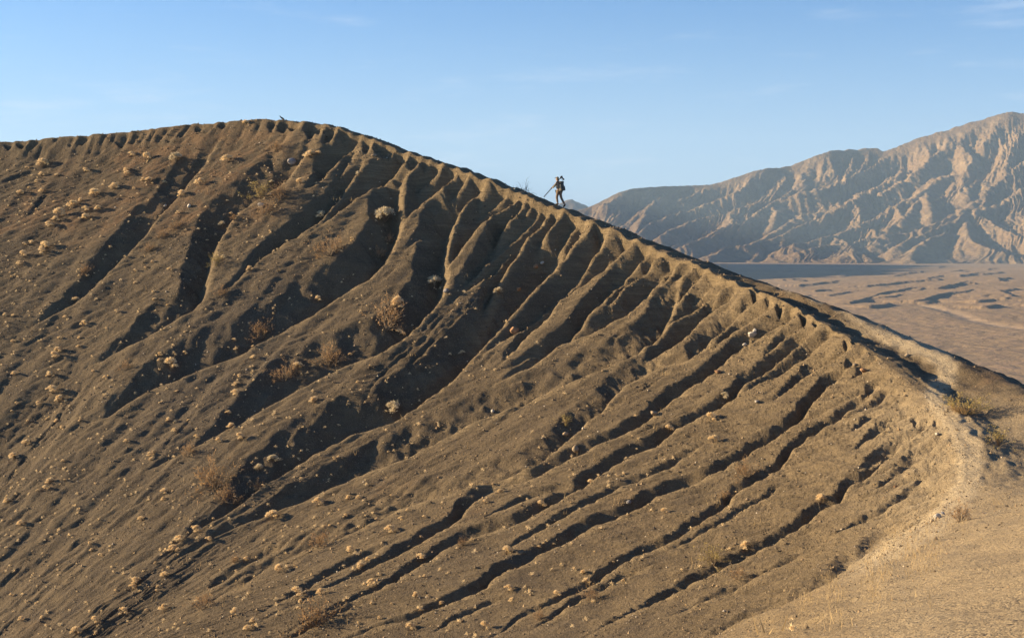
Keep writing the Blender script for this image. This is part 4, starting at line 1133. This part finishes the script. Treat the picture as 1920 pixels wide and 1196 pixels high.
for SH, EL, WR in ((LSH, LEL, LWR), (RSH, REL, RWR)):
    j.run([(SH, .083), ((SH + EL) / 2, .072), (EL, .064), ((EL + WR) / 2, .056), (EL.lerp(WR, .92), .045)], jc)
skin('jacket', j.v, j.e, j.r, M_JACKET, person)
tr2 = Chain(); tp = tr2.add((-.01, 0, .90), (.175, .13))
for HP, KN, AN in ((LHIP, LKN, LAN), (RHIP, RKN, RAN)):
    tr2.run([(HP - Vector((0, 0, .04)), .115), ((HP + KN) / 2, .10), (KN, .082), (KN.lerp(AN, .45), .074), (KN.lerp(AN, .95), .066)], tp)
skin('trousers', tr2.v, tr2.e, tr2.r, M_TROUSER, person)
for AN, toe in ((LAN, Vector((.19, 0, -.07))), (RAN, Vector((.10, 0, -.15)))):
    c_ = Chain(); c_.run([(AN + Vector((-.01, 0, .05)), .055), (AN + Vector((-.02, 0, -.05)), .058), (AN + toe * .6 + Vector((0, 0, -.02)), .055), (AN + toe, .045)])
    skin('boot', c_.v, c_.e, c_.r, M_BOOT, person)
h = Chain(); h.run([((.06, 0, 1.56), .095), ((.095, 0, 1.66), (.105, .105)), ((.105, 0, 1.75), (.10, .10)), ((.10, 0, 1.80), (.06, .06))])
skin('hat', h.v, h.e, h.r, M_HAT, person)
rbox('hat_brim', (.13, .17, .015), Vector((.22, 0, 1.725)), Matrix.Rotation(.2, 3, 'Y'), M_HAT, person, .3)

pack = frame('backpack'); tag(pack, 'dark backpack with pale side panel worn by the hiker on the crest', 'backpack')
RB = Matrix.Rotation(.10, 3, 'Y')
rbox('pack_body', (.22, .34, .52), Vector((-.21, 0, 1.16)), RB, M_PACK, pack, .3, .82)
rbox('pack_lid', (.23, .32, .12), Vector((-.17, 0, 1.44)), RB, M_PACK, pack, .35)
rbox('pocket', (.10, .25, .28), Vector((-.35, 0, 1.07)), RB, M_PACK, pack, .35, .85)
rbox('side_panel', (.17, .05, .40), Vector((-.18, .175, 1.10)), RB, M_PACK2, pack, .3, .8)
for sd in (-1, 1):
    c_ = Chain(); c_.run([((-.12, sd * .12, 1.44), (.03, .012)), ((.0, sd * .13, 1.52), (.03, .012)), ((.14, sd * .13, 1.46), (.03, .012)), ((.20, sd * .13, 1.30), (.03, .012)), ((.10, sd * .17, 1.08), (.025, .012)), ((-.08, sd * .17, .98), (.02, .012))])
    skin('shoulder_strap', c_.v, c_.e, c_.r, M_PACK2, pack)

# tripod carried over the left shoulder: closed legs down in front, head behind the neck
T0, T1 = Vector((.93, .21, .56)), Vector((-.16, .15, 1.66))
tri = frame('tripod'); tag(tri, 'closed black tripod carried over the hiker\'s shoulder, legs pointing down ahead', 'tripod')
ax = (T1 - T0).normalized(); sx = ax.orthogonal().normalized(); sy = ax.cross(sx)
for k in range(3):
    o_ = sx * math.cos(2.094 * k) + sy * math.sin(2.094 * k)
    lg = rod('leg', T0.lerp(T1, .46) + o_ * .026, T0.lerp(T1, .90) + o_ * .022, .017, .017, M_METAL, tri)
    rod('lower_leg', T0 + o_ * .026, T0.lerp(T1, .48) + o_ * .026, .012, .013, M_METAL, lg); rod('leg_lock', T0.lerp(T1, .45) + o_ * .026, T0.lerp(T1, .49) + o_ * .026, .021, .021, M_METAL, lg); rod('foot', T0 + o_ * .026, T0 - ax * .04 + o_ * .026, .016, .010, M_METAL, lg)
rod('centre_column', T0.lerp(T1, .82), T1, .018, .018, M_METAL, tri); rod('collar', T0.lerp(T1, .88), T0.lerp(T1, .92), .045, .045, M_METAL, tri)
hd_ = rod('tripod_head', T1 - ax * .02, T1 + ax * .09, .034, .03, M_METAL, tri); rod('pan_handle', T1 + ax * .05, T1 + ax * .03 + Vector((-.20, .02, -.16)), .012, .014, M_METAL, hd_)
pc = frame('photo_camera'); tag(pc, 'black camera mounted on the tripod end behind the hiker\'s head', 'camera')
C0 = T1 + ax * .13; RQ = Matrix((-FWD * 0 + Vector((-.75, 0, -.66)), Vector((0, 1, 0)), Vector((-.66, 0, .75)))).transposed()
rbox('body', (.09, .15, .11), C0, RQ, M_CAM, pc, .2)
ln = rod('lens', C0 + RQ @ Vector((.04, 0, 0)), C0 + RQ @ Vector((.21, 0, 0)), .042, .046, M_CAM, pc, 16); rod('lens_hood', C0 + RQ @ Vector((.20, 0, 0)), C0 + RQ @ Vector((.25, 0, 0)), .048, .056, M_CAM, ln, 16)
rbox('viewfinder', (.06, .06, .05), C0 + RQ @ Vector((0, 0, .07)), RQ, M_CAM, pc, .2)

# raven on the crest
rp, _ = ground(529, 226)
RV = Vector(((529 - U0) / FPX * rp.y, rp.y - .05, rp.z + .02))
rav = bpy.data.objects.new('raven', None); COL.objects.link(rav); rav.empty_display_size = .1
rav.matrix_world = Matrix.Translation(RV) @ Matrix(((-.95, .1, 0), (.1, -.95, 0), (0, 0, 1))).to_4x4() @ Matrix.Scale(.62, 4)
tag(rav, 'black raven perched on the highest part of the crest', 'bird')
c_ = Chain()
a_ = c_.add((.0, 0, .26), .105); f_ = c_.run([((.12, 0, .33), .09), ((.19, 0, .42), .062), ((.23, 0, .49), .062), ((.29, 0, .50), .04)], a_); t_ = c_.run([((-.14, 0, .19), .075), ((-.30, 0, .11), (.05, .02)), ((-.46, 0, .04), (.06, .012))], a_)
skin('body', c_.v, c_.e, c_.r, M_FEATHER, rav)
rod('beak', (.29, 0, .505), (.41, 0, .485), .026, .004, M_METAL, rav)
for sd in (-1, 1):
    lg = rod('leg', (.0, sd * .05, .20), (.02, sd * .05, -.02), .014, .010, M_METAL, rav, 6); rod('toe', (.02, sd * .05, -.015), (.10, sd * .06, -.02), .009, .005, M_METAL, lg, 6)
    w_ = rbox('wing', (.36, .03, .15), Vector((-.06, sd * .095, .25)), Matrix.Rotation(-.52, 3, 'Y'), M_FEATHER, rav, .3, .8)
    rod('eye', (.245, sd * .055, .505), (.245, sd * .062, .505), .010, .008, M_METAL, rav, 6)
